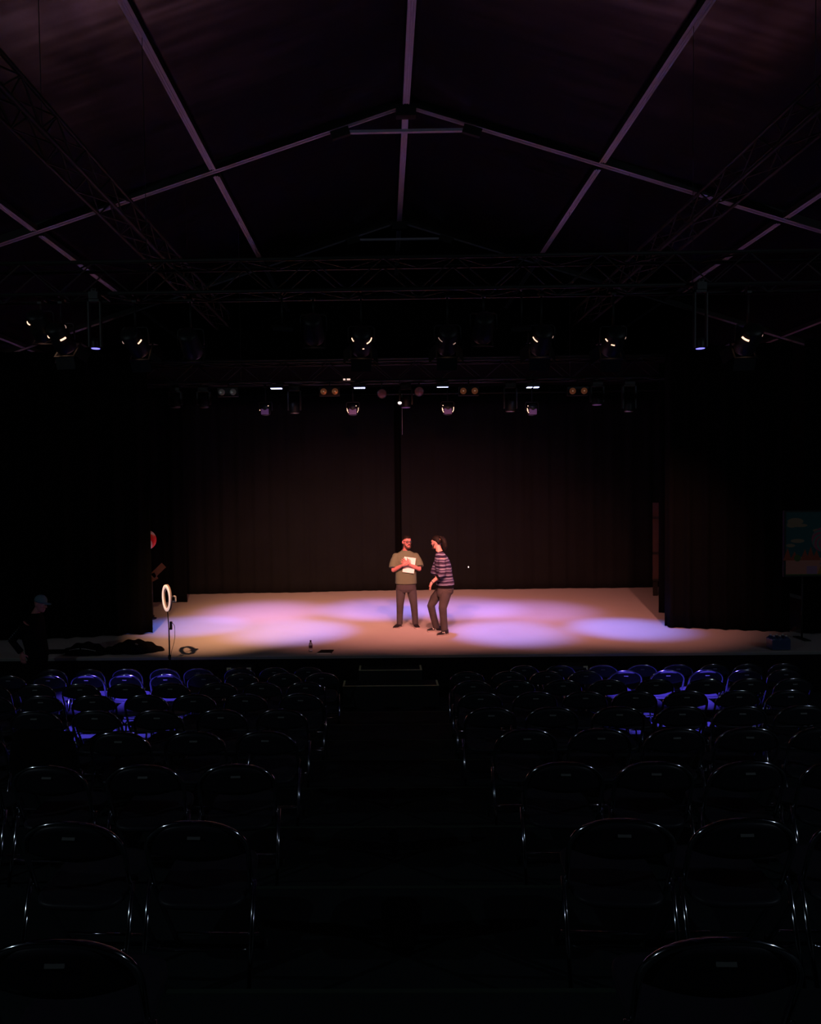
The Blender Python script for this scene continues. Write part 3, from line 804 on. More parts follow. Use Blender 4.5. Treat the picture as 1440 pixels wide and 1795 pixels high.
# ------------------------------------------------------------------ people
def frame(c, yaw, pitch=0.0, roll=0.0):
    return Matrix.Translation(Vector(c)) @ Matrix.Rotation(yaw, 4, 'Z') @ Matrix.Rotation(roll, 4, 'Y') @ Matrix.Rotation(pitch, 4, 'X')
HEAD = [(-0.120, .018, -.070, -.030), (-.112, .034, -.084, -.005), (-.095, .046, -.090, .03), (-.07, .056, -.091, .055), (-.04, .064, -.091, .078), (-.01, .069, -.090, .092), (.02, .073, -.090, .099),
        (.05, .075, -.086, .099), (.075, .070, -.076, .090), (.095, .058, -.060, .073), (.110, .038, -.036, .047), (.118, .012, -.01, .015)]
def head_shapes(mb, F_):
    sub = MB()
    rings = []
    for z, hw, f, b in HEAD:
        cy = (f + b) / 2; hd = (b - f) / 2
        rings.append([Vector((hw * math.copysign(abs(math.cos(a)) ** 0.9, math.cos(a)), cy + hd * math.sin(a), z)) for a in [2 * PI * k / 24 for k in range(24)]])
    sub.loft(rings)
    sub.tube([(0, -.084, .028), (0, -.098, .0), (0, -.110, -.024), (0, -.094, -.036)], [.008, .010, .015, .010], 10)   # nose
    sub.ell((.012, -.094, -.030), (.008, .010, .007)); sub.ell((-.012, -.094, -.030), (.008, .010, .007))
    sub.ell((0, -.089, -.060), (.024, .010, .006)); sub.ell((0, -.088, -.070), (.020, .011, .007))                 # lips
    for s_ in (-1, 1):
        sub.ell((s_ * .030, -.082, .034), (.022, .012, .007))                                                       # brow
        sub.ell((s_ * .045, -.062, -.020), (.018, .016, .016))                                                      # cheek
        sub.tube([(s_ * .070, .012, .022), (s_ * .082, .024, .012), (s_ * .082, .022, -.012), (s_ * .072, .010, -.034)], [.008, .010, .009, .007], 8)  # ear
        sub.ell((s_ * .072, .010, -.004), (.008, .014, .024))
    sub.tube([(0, .018, -.06), (0, .030, -.13), (0, .045, -.19)], [.050, .056, .064], 16)                          # neck
    sub.xf(F_); mb.add(sub.v, sub.f)
def eyes(F_, parent):
    for s_ in (-1, 1):
        p = F_ @ Vector((s_ * .030, -.080, .012))
        e_ = MB().ell(p, (.0135, .0135, .0095)).build('eye', M_eye, parent)
        q = F_ @ Vector((s_ * .030, -.0915, .012))
        MB().ell(q, (.005, .003, .005), F_.to_3x3()).build('iris', M_iris, e_)
def hand_shapes(mb, wrist, d, nrm, side, curls=(0.25, 0.25, 0.3, 0.35), spread=0.12, size=1.0, thumb=(0.6, 0.3)):
    """palm with five separate bent fingers. d: pointing direction, nrm: out of the back of the hand, side: +1 thumb on the (d x nrm) side"""
    d = Vector(d).normalized(); nrm = Vector(nrm); nrm = (nrm - d * nrm.dot(d)).normalized(); s_ = d.cross(nrm) * side
    W = Vector(wrist); k = size
    # palm
    mb.tube([W - d * .02 * k, W + d * .015 * k, W + d * .05 * k, W + d * .088 * k], [(.022 * k, .026 * k), (.019 * k, .033 * k), (.016 * k, .040 * k), (.012 * k, .039 * k)] if False else [.024 * k, .026 * k, .024 * k, .014 * k], 12)
    for t in (-0.030, -0.011, 0.010, 0.030):
        mb.tube([W + d * .012 * k + s_ * t * .6 * k, W + d * .05 * k + s_ * t * k, W + d * .092 * k + s_ * t * 1.02 * k], [.015 * k, .014 * k, .0105 * k], 10)
    lens = (.072, .080, .075, .058)
    offs = (0.030, 0.010, -0.011, -0.030)
    for i in range(4):
        a = curls[i]; L = lens[i] * k
        dd = (d + s_ * spread * (1.5 - i) * 0.66).normalized()
        p = W + d * .088 * k + s_ * offs[i] * k
        pts = [p]; cur = dd.copy(); seg = (.44, .31, .25)
        for q in seg:
            cur = (Matrix.Rotation(a, 3, (d.cross(nrm))) @ cur).normalized() if True else cur
            if cur.dot(nrm) > dd.dot(nrm) + 1e-6:
                cur = (Matrix.Rotation(-2 * a, 3, (d.cross(nrm))) @ cur).normalized()
            pts.append(pts[-1] + cur * L * q)
        mb.tube(pts, [.0098 * k, .0092 * k, .0084 * k, .0066 * k], 10)
        mb.ell(pts[-1], (.0068 * k,) * 3, n=8, m_=6)
    t0 = W + d * .022 * k + s_ * .024 * k
    td = (d * (1 - thumb[0]) + s_ * thumb[0] - nrm * thumb[1]).normalized()
    t1 = t0 + td * .042 * k; td2 = (td + d * .5).normalized(); t2 = t1 + td2 * .032 * k; t3 = t2 + td2 * .024 * k
    mb.tube([t0, t1, t2, t3], [.0145 * k, .012 * k, .0105 * k, .008 * k], 10); mb.ell(t3, (.008 * k,) * 3, n=8, m_=6)
def ring_loft(mb, rows, n=28, p=0.85, F_=None):
    """rows: (cx, cy, z, half width, half depth, twist)"""
    rings = []
    for r in rows:
        cx, cy, z, hw, hd = r[:5]; tw = r[5] if len(r) > 5 else 0
        ring = []
        for k in range(n):
            a = 2 * PI * k / n
            x = hw * math.copysign(abs(math.cos(a)) ** p, math.cos(a)); y = hd * math.copysign(abs(math.sin(a)) ** p, math.sin(a))
            ring.append(Vector((cx + x * math.cos(tw) - y * math.sin(tw), cy + x * math.sin(tw) + y * math.cos(tw), z)))
        rings.append(ring)
    mb.loft(rings)
def shoe(parent, heel, toe, name='shoe', mark=False):
    """heel, toe: floor points"""
    h = Vector(heel); t = Vector(toe); d = (t - h).normalized(); s_ = Vector((-d.y, d.x, 0))
    L = (t - h).length
    outl = [(0.0, .022), (.06, .038), (.25, .043), (.45, .043), (.68, .053), (.85, .049), (.96, .032), (1.0, .015)]
    rings = []
    def row(k, zf):
        ring_l = [h + d * L * u + s_ * w_ * k for u, w_ in outl]; ring_r = [h + d * L * u - s_ * w_ * k for u, w_ in outl]
        pts = ring_l + ring_r[::-1]
        return pts
    base = row(1.0, 0)
    us = [u for u, _ in outl] + [u for u, _ in outl][::-1]
    def top(u): return 0.105 if u < .2 else 0.105 - (u - .2) / .5 * .055 if u < .7 else 0.05 - (u - .7) * .05
    body = MB()
    rs = [[p + Vector((0, 0, .022)) for p in base]]
    c = sum(base, Vector()) / len(base)
    for f_, k in ((.45, 1.0), (.75, .86), (.95, .6), (1.0, .3)):
        ax = [h + d * L * u for u in us]
        rs.append([a + (p - a) * k + Vector((0, 0, .022 + (top(u) - .022) * f_)) for p, a, u in zip(base, ax, us)])
    body.loft(rs)
    o = body.build(name, M_shoe, parent)
    sl = MB(); sl.loft([[p + (p - c).normalized() * .003 + Vector((0, 0, .001)) for p in base], [p + (p - c).normalized() * .005 + Vector((0, 0, .014)) for p in base], [p + Vector((0, 0, .024)) for p in base]])
    sl.build('sole', M_sole, o)
    if mark:
        # slanting pale side flashes
        for sg in (-1, 1):
            q = MB()
            for u0 in (.38, .50):
                a = h + d * L * u0 + s_ * sg * .038 + Vector((0, 0, .030)); b = h + d * L * (u0 + .10) + s_ * sg * .033 + Vector((0, 0, .066))
                q.tube([a, b], [.009, .008], 6)
            a = h + d * L * .42 + s_ * sg * .036 + Vector((0, 0, .062)); b = h + d * L * .62 + s_ * sg * .037 + Vector((0, 0, .034))
            q.tube([a, b], [.006, .006], 6)
            q.build('side_mark', M_white, o)
    return o

# ---- man in olive t-shirt, arms crossed over a sheet of paper
A = empty('person', (0.419, 13.39, ST), 'person in olive t-shirt and glasses holding white paper against the chest', 'person')
FA = frame((0.022, -0.02, 1.688), 0.45, 0.03)
mb = MB(); head_shapes(mb, FA)
ring_loft(mb, [(0, 0, .84, .15, .10), (0, 0, .95, .15, .105), (0, 0, 1.1, .15, .11), (0, 0, 1.28, .17, .11), (0, .0, 1.42, .17, .09), (0, .01, 1.50, .07, .06)])
SHR, SHL = (-.185, .01, 1.425), (.195, .01, 1.425)
ELR, ELL = (-.245, -.085, 1.145), (.255, -.120, 1.165)
WRR, WRL = (-.060, -.262, 1.262), (.045, -.232, 1.268)
mb.tube([SHR, ELR], [.058, .043], 14); mb.ell(ELR, (.043,) * 3)
mb.tube([ELR, tuple(Vector(ELR).lerp(Vector(WRR), .35)), WRR], [.043, .041, .027], 14)
mb.tube([SHL, ELL], [.058, .043], 14); mb.ell(ELL, (.043,) * 3)
mb.tube([ELL, tuple(Vector(ELL).lerp(Vector(WRL), .35)), WRL], [.043, .041, .027], 14)
hand_shapes(mb, WRL, (-.72, -.05, .46), (0, -1, .1), 1, (0.05, 0.08, 0.1, 0.12), 0.30, 1.0, (0.6, 0.0))
hand_shapes(mb, WRR, (.80, .03, .42), (0, -1, .1), -1, (0.10, 0.12, 0.14, 0.18), 0.16, 1.0, (0.6, 0.0))
for sx, kn, an in ((-1, (-.122, -.02, .46), (-.132, .02, .08)), (1, (.148, -.02, .46), (.176, .02, .08))):
    mb.tube([(sx * .085, 0, .86), kn, an], [.085, .055, .040], 14)
    mb.tube([an, (an[0] + sx * .02, an[1] - .03, .036)], [.034, .022], 10)
body = blob(mb, 'body', M_skin, A, 0.0042, 3)
eyes(FA, A)
# hair: short crop with darker sides; beard
hb = MB()
rings = []
for z, hw, f, b in [(.03, .077, .0, .105), (.055, .079, -.074, .106), (.08, .076, -.078, .099), (.100, .065, -.066, .084), (.117, .046, -.044, .060), (.128, .018, -.012, .024)]:
    cy = (f + b) / 2; hd = (b - f) / 2
    rings.append([Vector((hw * math.cos(a), cy + hd * math.sin(a), z)) for a in [2 * PI * k / 24 for k in range(24)]])
hb.loft(rings)
hb.ell((0, .055, .0), (.070, .052, .055)); hb.xf(FA)
blob(hb, 'hair', M_hair, A, 0.005, 3)
bb = MB()
bb.tube([(-.066, -.01, -.02), (-.060, -.042, -.07), (-.036, -.074, -.105), (0, -.086, -.116), (.036, -.074, -.105), (.060, -.042, -.07), (.066, -.01, -.02)], [.008, .013, .017, .019, .017, .013, .008], 10)
bb.tube([(-.030, -.084, -.075), (-.024, -.092, -.048), (0, -.097, -.044), (.024, -.092, -.048), (.030, -.084, -.075)], [.006, .0065, .0065, .0065, .006], 8)
bb.xf(FA); blob(bb, 'beard', M_beard, A, 0.004, 2)
g = MB()
for s_ in (-1, 1):
    g.tube([(s_ * .032 + .024 * math.cos(a), -.103, .010 +   .018 * math.sin(a)) for a in [2 * PI * k / 16 for k in range(16)]], .0050, 6, closed=True)
    g.tube([(s_ * .056, -.102, .016), (s_ * .076, -.04, .018), (s_ * .078, .02, .010)], .003, 6)
g.tube([(-.009, -.105, .014), (.009, -.105, .014)], .003, 6); g.xf(FA)
g.build('glasses', M_black, A)
# t-shirt
mb = MB()
ring_loft(mb, [(0, 0, .868, .212, .150), (0, -.005, .95, .208, .150), (0, -.01, 1.08, .205, .150), (0, -.005, 1.20, .212, .148), (0, 0, 1.32, .222, .135), (0, .005, 1.40, .222, .115), (0, .01, 1.455, .185, .092),
               (0, .014, 1.495, .120, .078), (.0, .018, 1.520, .078, .068)])
for s_, E_ in ((-1, ELR), (1, ELL)):
    S0 = Vector((s_ * .190, .01, 1.405)); E1 = Vector(E_) + Vector((s_ * -.004, .012, .055))
    mb.ell(tuple(S0), (.078, .078, .068)); mb.tube([S0 + Vector((s_ * -.01, 0, 0)), S0.lerp(E1, .35) + Vector((s_ * .008, 0, .0)), S0.lerp(E1, .75) + Vector((s_ * .008, 0, 0)), E1 + Vector((s_ * .004, 0, -.015))], [.074, .082, .090, .092], 20)
sh = blob(mb, 'tshirt', M_tee, A, 0.008, 6)
MB().tube([(.076 * math.cos(a), .018 + .066 * math.sin(a), 1.520 + .012 * math.sin(a)) for a in [2 * PI * k / 24 for k in range(24)]], .009, 8, closed=True).build('collar', M_tee, sh)
# trousers
mb = MB()
ring_loft(mb, [(0, .0, .700, .150, .10), (0, .0, .76, .192, .128), (0, .0, .84, .196, .132), (0, 0, .90, .188, .128)])
for pts, rr in (([(-.098, 0, .80), (-.108, -.005, .64), (-.122, -.02, .46), (-.128, 0, .28), (-.134, .005, .060)], [.100, .090, .072, .064, .060]),
                ([(.098, 0, .80), (.122, -.005, .64), (.148, -.02, .46), (.164, 0, .28), (.178, .010, .060)], [.100, .090, .072, .064, .060])):
    mb.tube(pts, rr, 20)
blob(mb, 'trousers', M_jean, A, 0.008, 5)
shoe(A, (-.115, .075, 0), (-.245, -.150, 0)); shoe(A, (.172, .085, 0), (.215, -.170, 0))
# paper: its own thing, held by the hands
pm = MB(); pm.box((0, 0, 0), (.225, .003, .30)); pap = pm.build('sheet_of_paper', M_paper)
pap.location = (0.419 + .058, 13.39 - .172, ST + 1.25); pap.rotation_euler = (-0.06, math.radians(8.5), 0.03)
tag(pap, 'white sheets of paper held against the olive t-shirt', 'paper')

# ---- person in striped sweater, seen from behind the shoulder
B = empty('person', (1.035, 12.83, ST), 'person with dark ponytail in striped sweater turning toward the one in olive', 'person')
FB = frame((-.050, .03, 1.715), math.radians(-128), 0.12, 0.0)
mb = MB(); head_shapes(mb, FB)
ring_loft(mb, [(.085, 0, .88, .13, .14), (.085, 0, .98, .125, .14), (.075, 0, 1.12, .12, .14), (.055, .0, 1.30, .12, .16), (.03, .0, 1.43, .105, .165), (.01, .01, 1.52, .06, .08)])
SL, SR = (.035, -.165, 1.425), (.01, .17, 1.43)
EL, ER = (.035, -.235, 1.155), (-.075, .20, 1.17)
WL, WR = (-.165, -.240, .990), (.0, .17, .97)
mb.tube([SL, EL], [.056, .042], 14); mb.ell(EL, (.042,) * 3); mb.tube([EL, tuple(Vector(EL).lerp(Vector(WL), .35)), WL], [.043, .041, .027], 14)
mb.tube([SR, ER], [.056, .042], 14); mb.ell(ER, (.042,) * 3); mb.tube([ER, tuple(Vector(ER).lerp(Vector(WR), .35)), WR], [.043, .041, .027], 14)
hand_shapes(mb, WL, (-.42, .02, -.9), (-.9, -.25, .42), 1, (0.75, 0.8, 0.85, 0.9), 0.04, 1.0, (0.35, 0.5))
hand_shapes(mb, WR, (.1, 0, -1), (0, 1, 0), 1, (0.3, 0.3, 0.35, 0.4), 0.08, 1.0, (0.5, 0.3))
mb.tube([(.05, .06, .84), (-.162, .10, .50), (-.055, .15, .09)], [.068, .052, .036], 14)
mb.tube([(.11, -.06, .84), (.045, -.125, .50), (.075, -.13, .09)], [.068, .052, .036], 14)
mb.tube([(-.055, .15, .09), (-.11, .15, .036)], [.032, .02], 10); mb.tube([(.075, -.13, .09), (.03, -.155, .036)], [.032, .02], 10)
bodyB = blob(mb, 'body', M_skin2, B, 0.0042, 3)
eyes(FB, B)
hb = MB()
rings = []
for z, hw, f, b in [(-.035, .066, .045, .108), (.0, .080, .028, .112), (.03, .082, -.055, .114), (.055, .082, -.084, .112), (.08, .078, -.084, .104), (.100, .067, -.070, .088), (.118, .048, -.046, .062), (.130, .02, -.012, .024)]:
    cy = (f + b) / 2; hd = (b - f) / 2
    rings.append([Vector((hw * math.cos(a), cy + hd * math.sin(a), z)) for a in [2 * PI * k / 24 for k in range(24)]])
hb.loft(rings)
hb.tube([(0, .085, .055), (0, .130, .060), (0, .165, .030), (.006, .185, -.03), (.004, .190, -.10), (0, .170, -.170)], [.030, .040, .048, .050, .040, .012], 14)
hb.ell((.02, .118, .085), (.034, .030, .028)); hb.ell((-.02, .14, .07), (.03, .03, .03))
hb.xf(FB); hr = blob(hb, 'hair', M_hair, B, 0.006, 2)
tt = MB(); tt.tube([(.036 * math.cos(a), .112 + .012 * math.sin(a), .058 + .036 * math.sin(a)) for a in [2 * PI * k / 16 for k in range(16)]], .006, 6, closed=True); tt.xf(FB)
tt.build('hair_tie', mat('tan_hair_tie', (0.35, 0.2, 0.13), 0.6), hr)
bb = MB()
bb.tube([(-.066, -.01, -.02), (-.060, -.042, -.07), (-.036, -.074, -.105), (0, -.086, -.116), (.036, -.074, -.105), (.060, -.042, -.07), (.066, -.01, -.02)], [.008, .014, .018, .020, .018, .014, .008], 10)
bb.xf(FB); blob(bb, 'beard', M_beard, B, 0.004, 2)
mb = MB()
ring_loft(mb, [(.105, 0, .905, .168, .165), (.102, 0, .955, .172, .168), (.095, 0, 1.05, .155, .165), (.085, 0, 1.15, .150, .168), (.068, 0, 1.27, .155, .185), (.045, 0, 1.38, .140, .195), (.03, .0, 1.46, .110, .160),
               (.012, .008, 1.515, .075, .095), (-.004, .012, 1.545, .062, .070)])
for S_, E_, W_ in ((SL, EL, WL), (SR, ER, WR)):
    S0 = Vector(S_); E1 = Vector(E_); W1 = E1.lerp(Vector(W_), .42)
    mb.tube([S0 + Vector((0, 0, -.01)), S0.lerp(E1, .5), E1 + Vector((0, 0, .01)), E1 + Vector((-.02, 0, -.02)), W1], [.072, .068, .066, .066, .056], 18); mb.ell(E1, (.066,) * 3)
sw = blob(mb, 'sweater', M_knit, B, 0.008, 4)
MB().tube([(-.006 + .066 * math.cos(a), .012 + .072 * math.sin(a), 1.545 + .01 * math.sin(a)) for a in [2 * PI * k / 24 for k in range(24)]], .009, 8, closed=True).build('collar', M_dark_cloth, sw)
cuff = Vector(EL).lerp(Vector(WL), .43); dcf = (Vector(WL) - Vector(EL)).normalized()
MB().tube([cuff - dcf * .03, cuff + dcf * .012], .058, 18).build('cuff', M_dark_cloth, sw)
hem = MB(); ring_loft(hem, [(.105, 0, .862, .160, .158), (.105, 0, .910, .171, .168)]); blob(hem, 'undershirt_hem', M_dark_cloth, B, .007, 3)
wb = Vector(EL).lerp(Vector(WL), .93)
MB().tube([wb - dcf * .008, wb + dcf * .008], .033, 18).build('wristwatch', M_silver, B)
mb = MB()
ring_loft(mb, [(.07, 0, .70, .12, .13), (.095, 0, .76, .155, .150), (.105, 0, .83, .158, .150), (.105, 0, .885, .152, .148)])
mb.tube([(.045, .07, .80), (-.09, .09, .64), (-.160, .10, .50), (-.115, .13, .30), (-.055, .15, .065)], [.105, .090, .076, .068, .064], 20)
mb.tube([(.115, -.07, .80), (.075, -.10, .64), (.042, -.125, .49), (.058, -.13, .28), (.074, -.135, .060)], [.110, .095, .078, .068, .065], 20)
blob(mb, 'trousers', M_jean2, B, 0.008, 4)
shoe(B, (.035, .155, 0), (-.235, .14, 0), mark=True); shoe(B, (.135, -.135, 0), (-.075, -.27, 0), mark=True)

# ---- person standing in the dark before the stage, far left
P3 = empty('person', (-5.45, 10.55, 0), 'person in dark jacket and pale blue cap standing in shadow left of the seats', 'person')
F3 = frame((.065, 0, 1.665), math.radians(82), 0.28)
mb = MB(); head_shapes(mb, F3)
ring_loft(mb, [(0, 0, .86, .12, .15), (-.02, 0, 1.0, .12, .15), (-.05, 0, 1.18, .13, .16), (-.05, 0, 1.36, .12, .17), (.0, 0, 1.50, .06, .08)])
for s_ in (-1, 1):
    S0 = (-.06, s_ * .19, 1.40); E0 = (-.27 if s_ < 0 else -.12, s_ * .24, 1.14); W0 = (-.14 if s_ < 0 else .0, s_ * .20, .93)
    mb.tube([S0, E0], [.056, .042], 12); mb.tube([E0, W0], [.042, .027], 12)
    hand_shapes(mb, W0, (.1, 0, -1), (0, s_, 0.0), s_, (0.3, .35, .4, .45), .08)
    mb.tube([(0, s_ * .09, .88), (.02, s_ * .10, .47), (-.02, s_ * .10, .08)], [.085, .056, .04], 12)
    mb.tube([(-.02, s_ * .10, .08), (.10, s_ * .10, .045)], [.036, .03], 10)
blob(mb, 'body', M_skin, P3, 0.005, 3)
eyes(F3, P3)
mb = MB()
ring_loft(mb, [(0, 0, .84, .15, .19), (-.02, 0, 1.0, .15, .19), (-.06, 0, 1.18, .16, .20), (-.06, 0, 1.36, .145, .21), (-.03, 0, 1.46, .10, .15), (.0, 0, 1.52, .07, .08)])
for s_ in (-1, 1):
    S0 = (-.06, s_ * .19, 1.39); E0 = (-.27 if s_ < 0 else -.12, s_ * .24, 1.14); W0 = (-.15 if s_ < 0 else -.01, s_ * .205, .95)
    mb.tube([S0, E0, W0], [.078, .062, .048], 14)
jk = blob(mb, 'jacket', M_dark_cloth, P3, 0.009, 4)
for i in range(9):
    t = i / 8; p = Vector((-.06, -.19, 1.39)).lerp(Vector((-.27, -.24, 1.14)), .12 + t * .85) + Vector((-.035, -.060, .006))
    MB().ell(p, (.010, .008, .013)).build('sleeve_badge', M_plate, jk)
mb = MB(); ring_loft(mb, [(0, 0, .70, .12, .16), (0, 0, .78, .13, .18), (0, 0, .87, .13, .175)])
for s_ in (-1, 1): mb.tube([(0, s_ * .09, .82), (.02, s_ * .10, .47), (-.02, s_ * .10, .09)], [.10, .075, .062], 14)
blob(mb, 'trousers', M_dark_cloth, P3, 0.01, 4)
cb = MB(); rings = []
for z, hw, f, b in [(.030, .080, -.092, .106), (.055, .083, -.094, .108), (.085, .080, -.086, .102), (.112, .066, -.066, .084), (.132, .044, -.040, .055), (.142, .015, -.01, .02)]:
    cy = (f + b) / 2; hd = (b - f) / 2
    rings.append([Vector((hw * math.cos(a), cy + hd * math.sin(a), z)) for a in [2 * PI * k / 24 for k in range(24)]])
cb.loft(rings); cb.ell((0, -.115, .036), (.060, .060, .006)); cb.xf(F3); cb.build('cap', M_cap, P3)
for s_ in (-1, 1): shoe(P3, (-.09, s_ * .10, 0), (.19, s_ * .11, 0))

# ------------------------------------------------------------------ ring light in front of the stage
RL = empty('ring_light', (-3.483, 10.88, 0), 'ring light with phone holder on a black stand before the stage', 'ring light')
RF = Matrix.Translation((-.020, 0, 1.685)) @ Matrix.Rotation(math.radians(-74), 4, 'Z').inverted() if False else Matrix.Translation((-.020, 0, 1.685)) @ Matrix.Rotation(math.radians(-56), 4, 'Z')
def ringmesh(r0, r1, y0, y1):
    mb = MB(); n = 48; q = [(r0, y0), (r0, y1), (r1, y1), (r1, y0)]
    vs = []; fs = []
    for k in range(n):
        a = 2 * PI * k / n
        for r, y in q: vs.append(RF @ Vector((r * math.cos(a), y, r * math.sin(a))))
    for k in range(n):
        k2 = (k + 1) % n
        for j in range(4):
            j2 = (j + 1) % 4; fs.append((k * 4 + j, k * 4 + j2, k2 * 4 + j2, k2 * 4 + j))
    mb.add(vs, fs); return mb
ringmesh(.163, .213, -.022, -.008).build('diffuser_ring', M_diff, RL)
ringmesh(.158, .218, -.009, .018).build('ring_housing', mat('ring_back', (.5, .42, .40), .5), RL)
MB().tube([(.0, 0, .02), (.0, 0, .75), (.0, 0, 1.20)], [.013, .013, .010], 10).tube([(0, 0, 1.18), (-.01, 0, 1.36), (-.02, .01, 1.46)], .008, 8).build('pole', M_black, RL)
MB().lathe([(.02, .70), (.024, .72), (.02, .76)], (0, 0, 0)).build('height_clamp', M_black, RL)
for k in range(3):
    a = 2 * PI * k / 3 + .5
    MB().tube([(0, 0, .30), (.30 * math.cos(a), .22 * math.sin(a), .010)], .009, 8).build('leg', M_black, RL)
MB().box((.035, -.005, 1.24), (.035, .03, .13)).build('control_box', M_black, RL)
MB().tube(rounded([(.04, -.01, 1.30), (.10, -.02, 1.25), (.10, -.02, 1.02), (.03, -.01, .80), (.02, -.01, .70), (.02, -.02, .3), (.03, -.02, .01)], .08), .004, 6).build('power_cord', M_black, RL)
ph = MB()

for zz in (.038, -.045): ph.box(RF @ Vector((.0, .095, zz - .02)), (.060, .080, .016), RF.to_3x3())
ph.box(RF @ Vector((0, .135, -.024)), (.055, .012, .085), RF.to_3x3())
pho = ph.build('phone_holder', M_white, RL)
MB().tube([RF @ Vector((0, .06, -.065)), RF @ Vector((0, .02, -.15)), RF @ Vector((0, 0, -.19))], .006, 6).build('holder_arm', M_black, pho)

# ------------------------------------------------------------------ things on the stage
e = empty('water_bottle', (-1.263, 11.43, ST), 'small clear water bottle standing near the stage edge', 'bottle')
MB().lathe([(.024, 0), (.031, .004), (.031, .05), (.029, .055), (.031, .06), (.031, .115), (.028, .135), (.014, .160), (.012, .172)], n=20).build('bottle_body', M_plastic, e)
MB().lathe([(.0315, .062), (.0318, .064), (.0318, .100), (.0315, .102)], n=20).build('bottle_label', mat('plum_label', (.12, .03, .06), .5), e)
MB().lathe([(.0145, .170), (.0150, .172), (.0150, .190), (.013, .192)], n=16).build('bottle_cap', mat('dark_cap', (.06, .01, .02), .4), e)
o = empty('clipboard', (-1.03, 11.37, ST), 'flat black clipboard lying on the stage edge right of the bottle', 'clipboard')
MB().add([Vector(p) for p in ((-.125, -.105, .002), (.125, -.105, .002), (.155, .130, .002), (-.06, .130, .002), (-.125, -.105, .012), (.125, -.105, .012), (.155, .130, .012), (-.06, .130, .012))],
         [(0, 1, 2, 3), (4, 5, 6, 7), (0, 1, 5, 4), (1, 2, 6, 5), (2, 3, 7, 6), (3, 0, 4, 7)], False).build('board', M_black, o)
MB().bbox((-.12, -.116, .001), (.12, -.104, .014)).build('pale_edge', M_white, o)
e = empty('bottle_pack', (6.50, 11.30, ST), 'blue shrink-wrapped pack of water bottles on the right stage edge', 'bottle pack')
mb = MB(); mb.box((0, 0, .10), (.30, .20, .18)); 
for i in range(3):
    for j in range(2): mb.ell((-.10 + i * .10, -.05 + j * .1, .17), (.045, .045, .06))
blob(mb, 'shrink_wrap', M_bluep, e, .012, 3)
for i in range(3):
    for j in range(2):
        MB().lathe([(.014, .225), (.014, .245)], (-.10 + i * .10, -.05 + j * .1, 0), n=12).build('bottle_cap', M_white, e)
# dark clothes and bag at the left stage edge
def heap(name, loc, parts, label, cat, marks=None, seed=1):
    r = random.Random(seed); mb = MB()
    for c, rr, ry in parts: mb.ell(c, rr, Matrix.Rotation(ry, 3, 'Y'))
    e = empty(name, loc, label, cat)
    b_ = blob(mb, 'cloth', M_dark_cloth, e, .014, 3)
    for v in b_.data.vertices:
        n_ = .012 * math.sin(31 * v.co.x + 17 * v.co.y) + .010 * math.sin(43 * v.co.y - 13 * v.co.x)
        v.co.z = max(0.001, v.co.z + n_ * min(1, v.co.z * 12))
    return e
J = heap('jacket', (-4.22, 11.52, ST), [((-.05, 0, .075), (.32, .30, .11), .1), ((.14, .02, .08), (.22, .20, .070), .35), ((-.30, -.06, .05), (.24, .20, .08), 0), ((.30, .06, .05), (.14, .10, .028), .3)],
         'crumpled dark jacket on the left stage edge, pointed end toward the ring light', 'jacket')
MB().box((.02, -.12, .160), (.05, .05, .012), Matrix.Rotation(.3, 3, 'Y')).build('pale_tag', M_plate, J)
K = heap('bag', (-5.04, 11.34, ST), [((0, 0, .08), (.30, .17, .12), 0), ((-.18, .02, .06), (.20, .16, .08), 0), ((.22, .0, .05), (.16, .15, .07), 0)],
         'dark cloth bag with a curved row of white marks, left of the crumpled jacket', 'bag', seed=2)
for i in range(17):
    if i == 7: continue
    t = i / 16; x = -.20 + .42 * t; z = .090 + .050 * math.sin(PI * (t * .75 + .18))
    MB().box((x, -.160 - .012 * math.sin(PI * t), z), (.013, .006, .010)).build('white_mark', M_white, K)
o = MB().bbox((-.28, -.10, 0), (.28, .10, .035)).build('cable_cover', M_dark_cloth, loc=(-5.75, 11.5, ST)); tag(o, 'low dark strip lying on the stage at the far left', 'cable cover')

# props half hidden behind the left curtain
e = empty('lollipop_prop', (-5.08, 14.5, ST), 'round red and white striped prop on a stick behind the left curtain', 'prop')
MB().tube([(0, .03, .01), (0, .03, 1.5)], .018, 10).lathe([(.16, 0), (.16, .02), (.03, .04)], (0, .03, 0)).build('stick', M_black, e)
d_ = MB().lathe([(.05, -.04), (.16, -.032), (.205, -.012), (.212, 0), (.205, .012), (.16, .032), (.05, .04)], (0, 0, 0), (0, 1, 0), 40).build('striped_disc', M_swirl, e)
d_.location = (0, 0, 1.71)
e = empty('folded_board', (-5.05, 14.75, ST), 'orange-brown board leaning behind the left curtain below the round prop', 'prop')
MB().box((.12, 0, 1.02), (.34, .03, .13), Matrix.Rotation(-.75, 3, 'Y')).box((-.02, 0, .86), (.22, .03, .16), Matrix.Rotation(-.5, 3, 'Y')).build('board', M_cork, e)
MB().box((-.05, .03, .42), (.05, .05, .84)).box((-.07, .03, .015), (.12, .10, .03)).build('stand', M_black, e)
e = empty('tall_flat', (6.74, 17.0, ST), 'tall narrow reddish-brown wooden flat behind the right side curtain', 'prop')
for (z0, z1) in ((1.98, 2.32), (1.10, 1.92), (.42, 1.04)):
    MB().bbox((-.07, -.02, z0), (.08, .02, z1)).build('panel', M_purp, e)
for z in (1.95, 1.07, .40): MB().bbox((-.06, -.03, z - .03), (.07, .03, z + .03)).build('hinge', M_black, e)
MB().bbox((-.05, .02, 0), (.06, .05, 2.3)).build('frame', M_black, e)

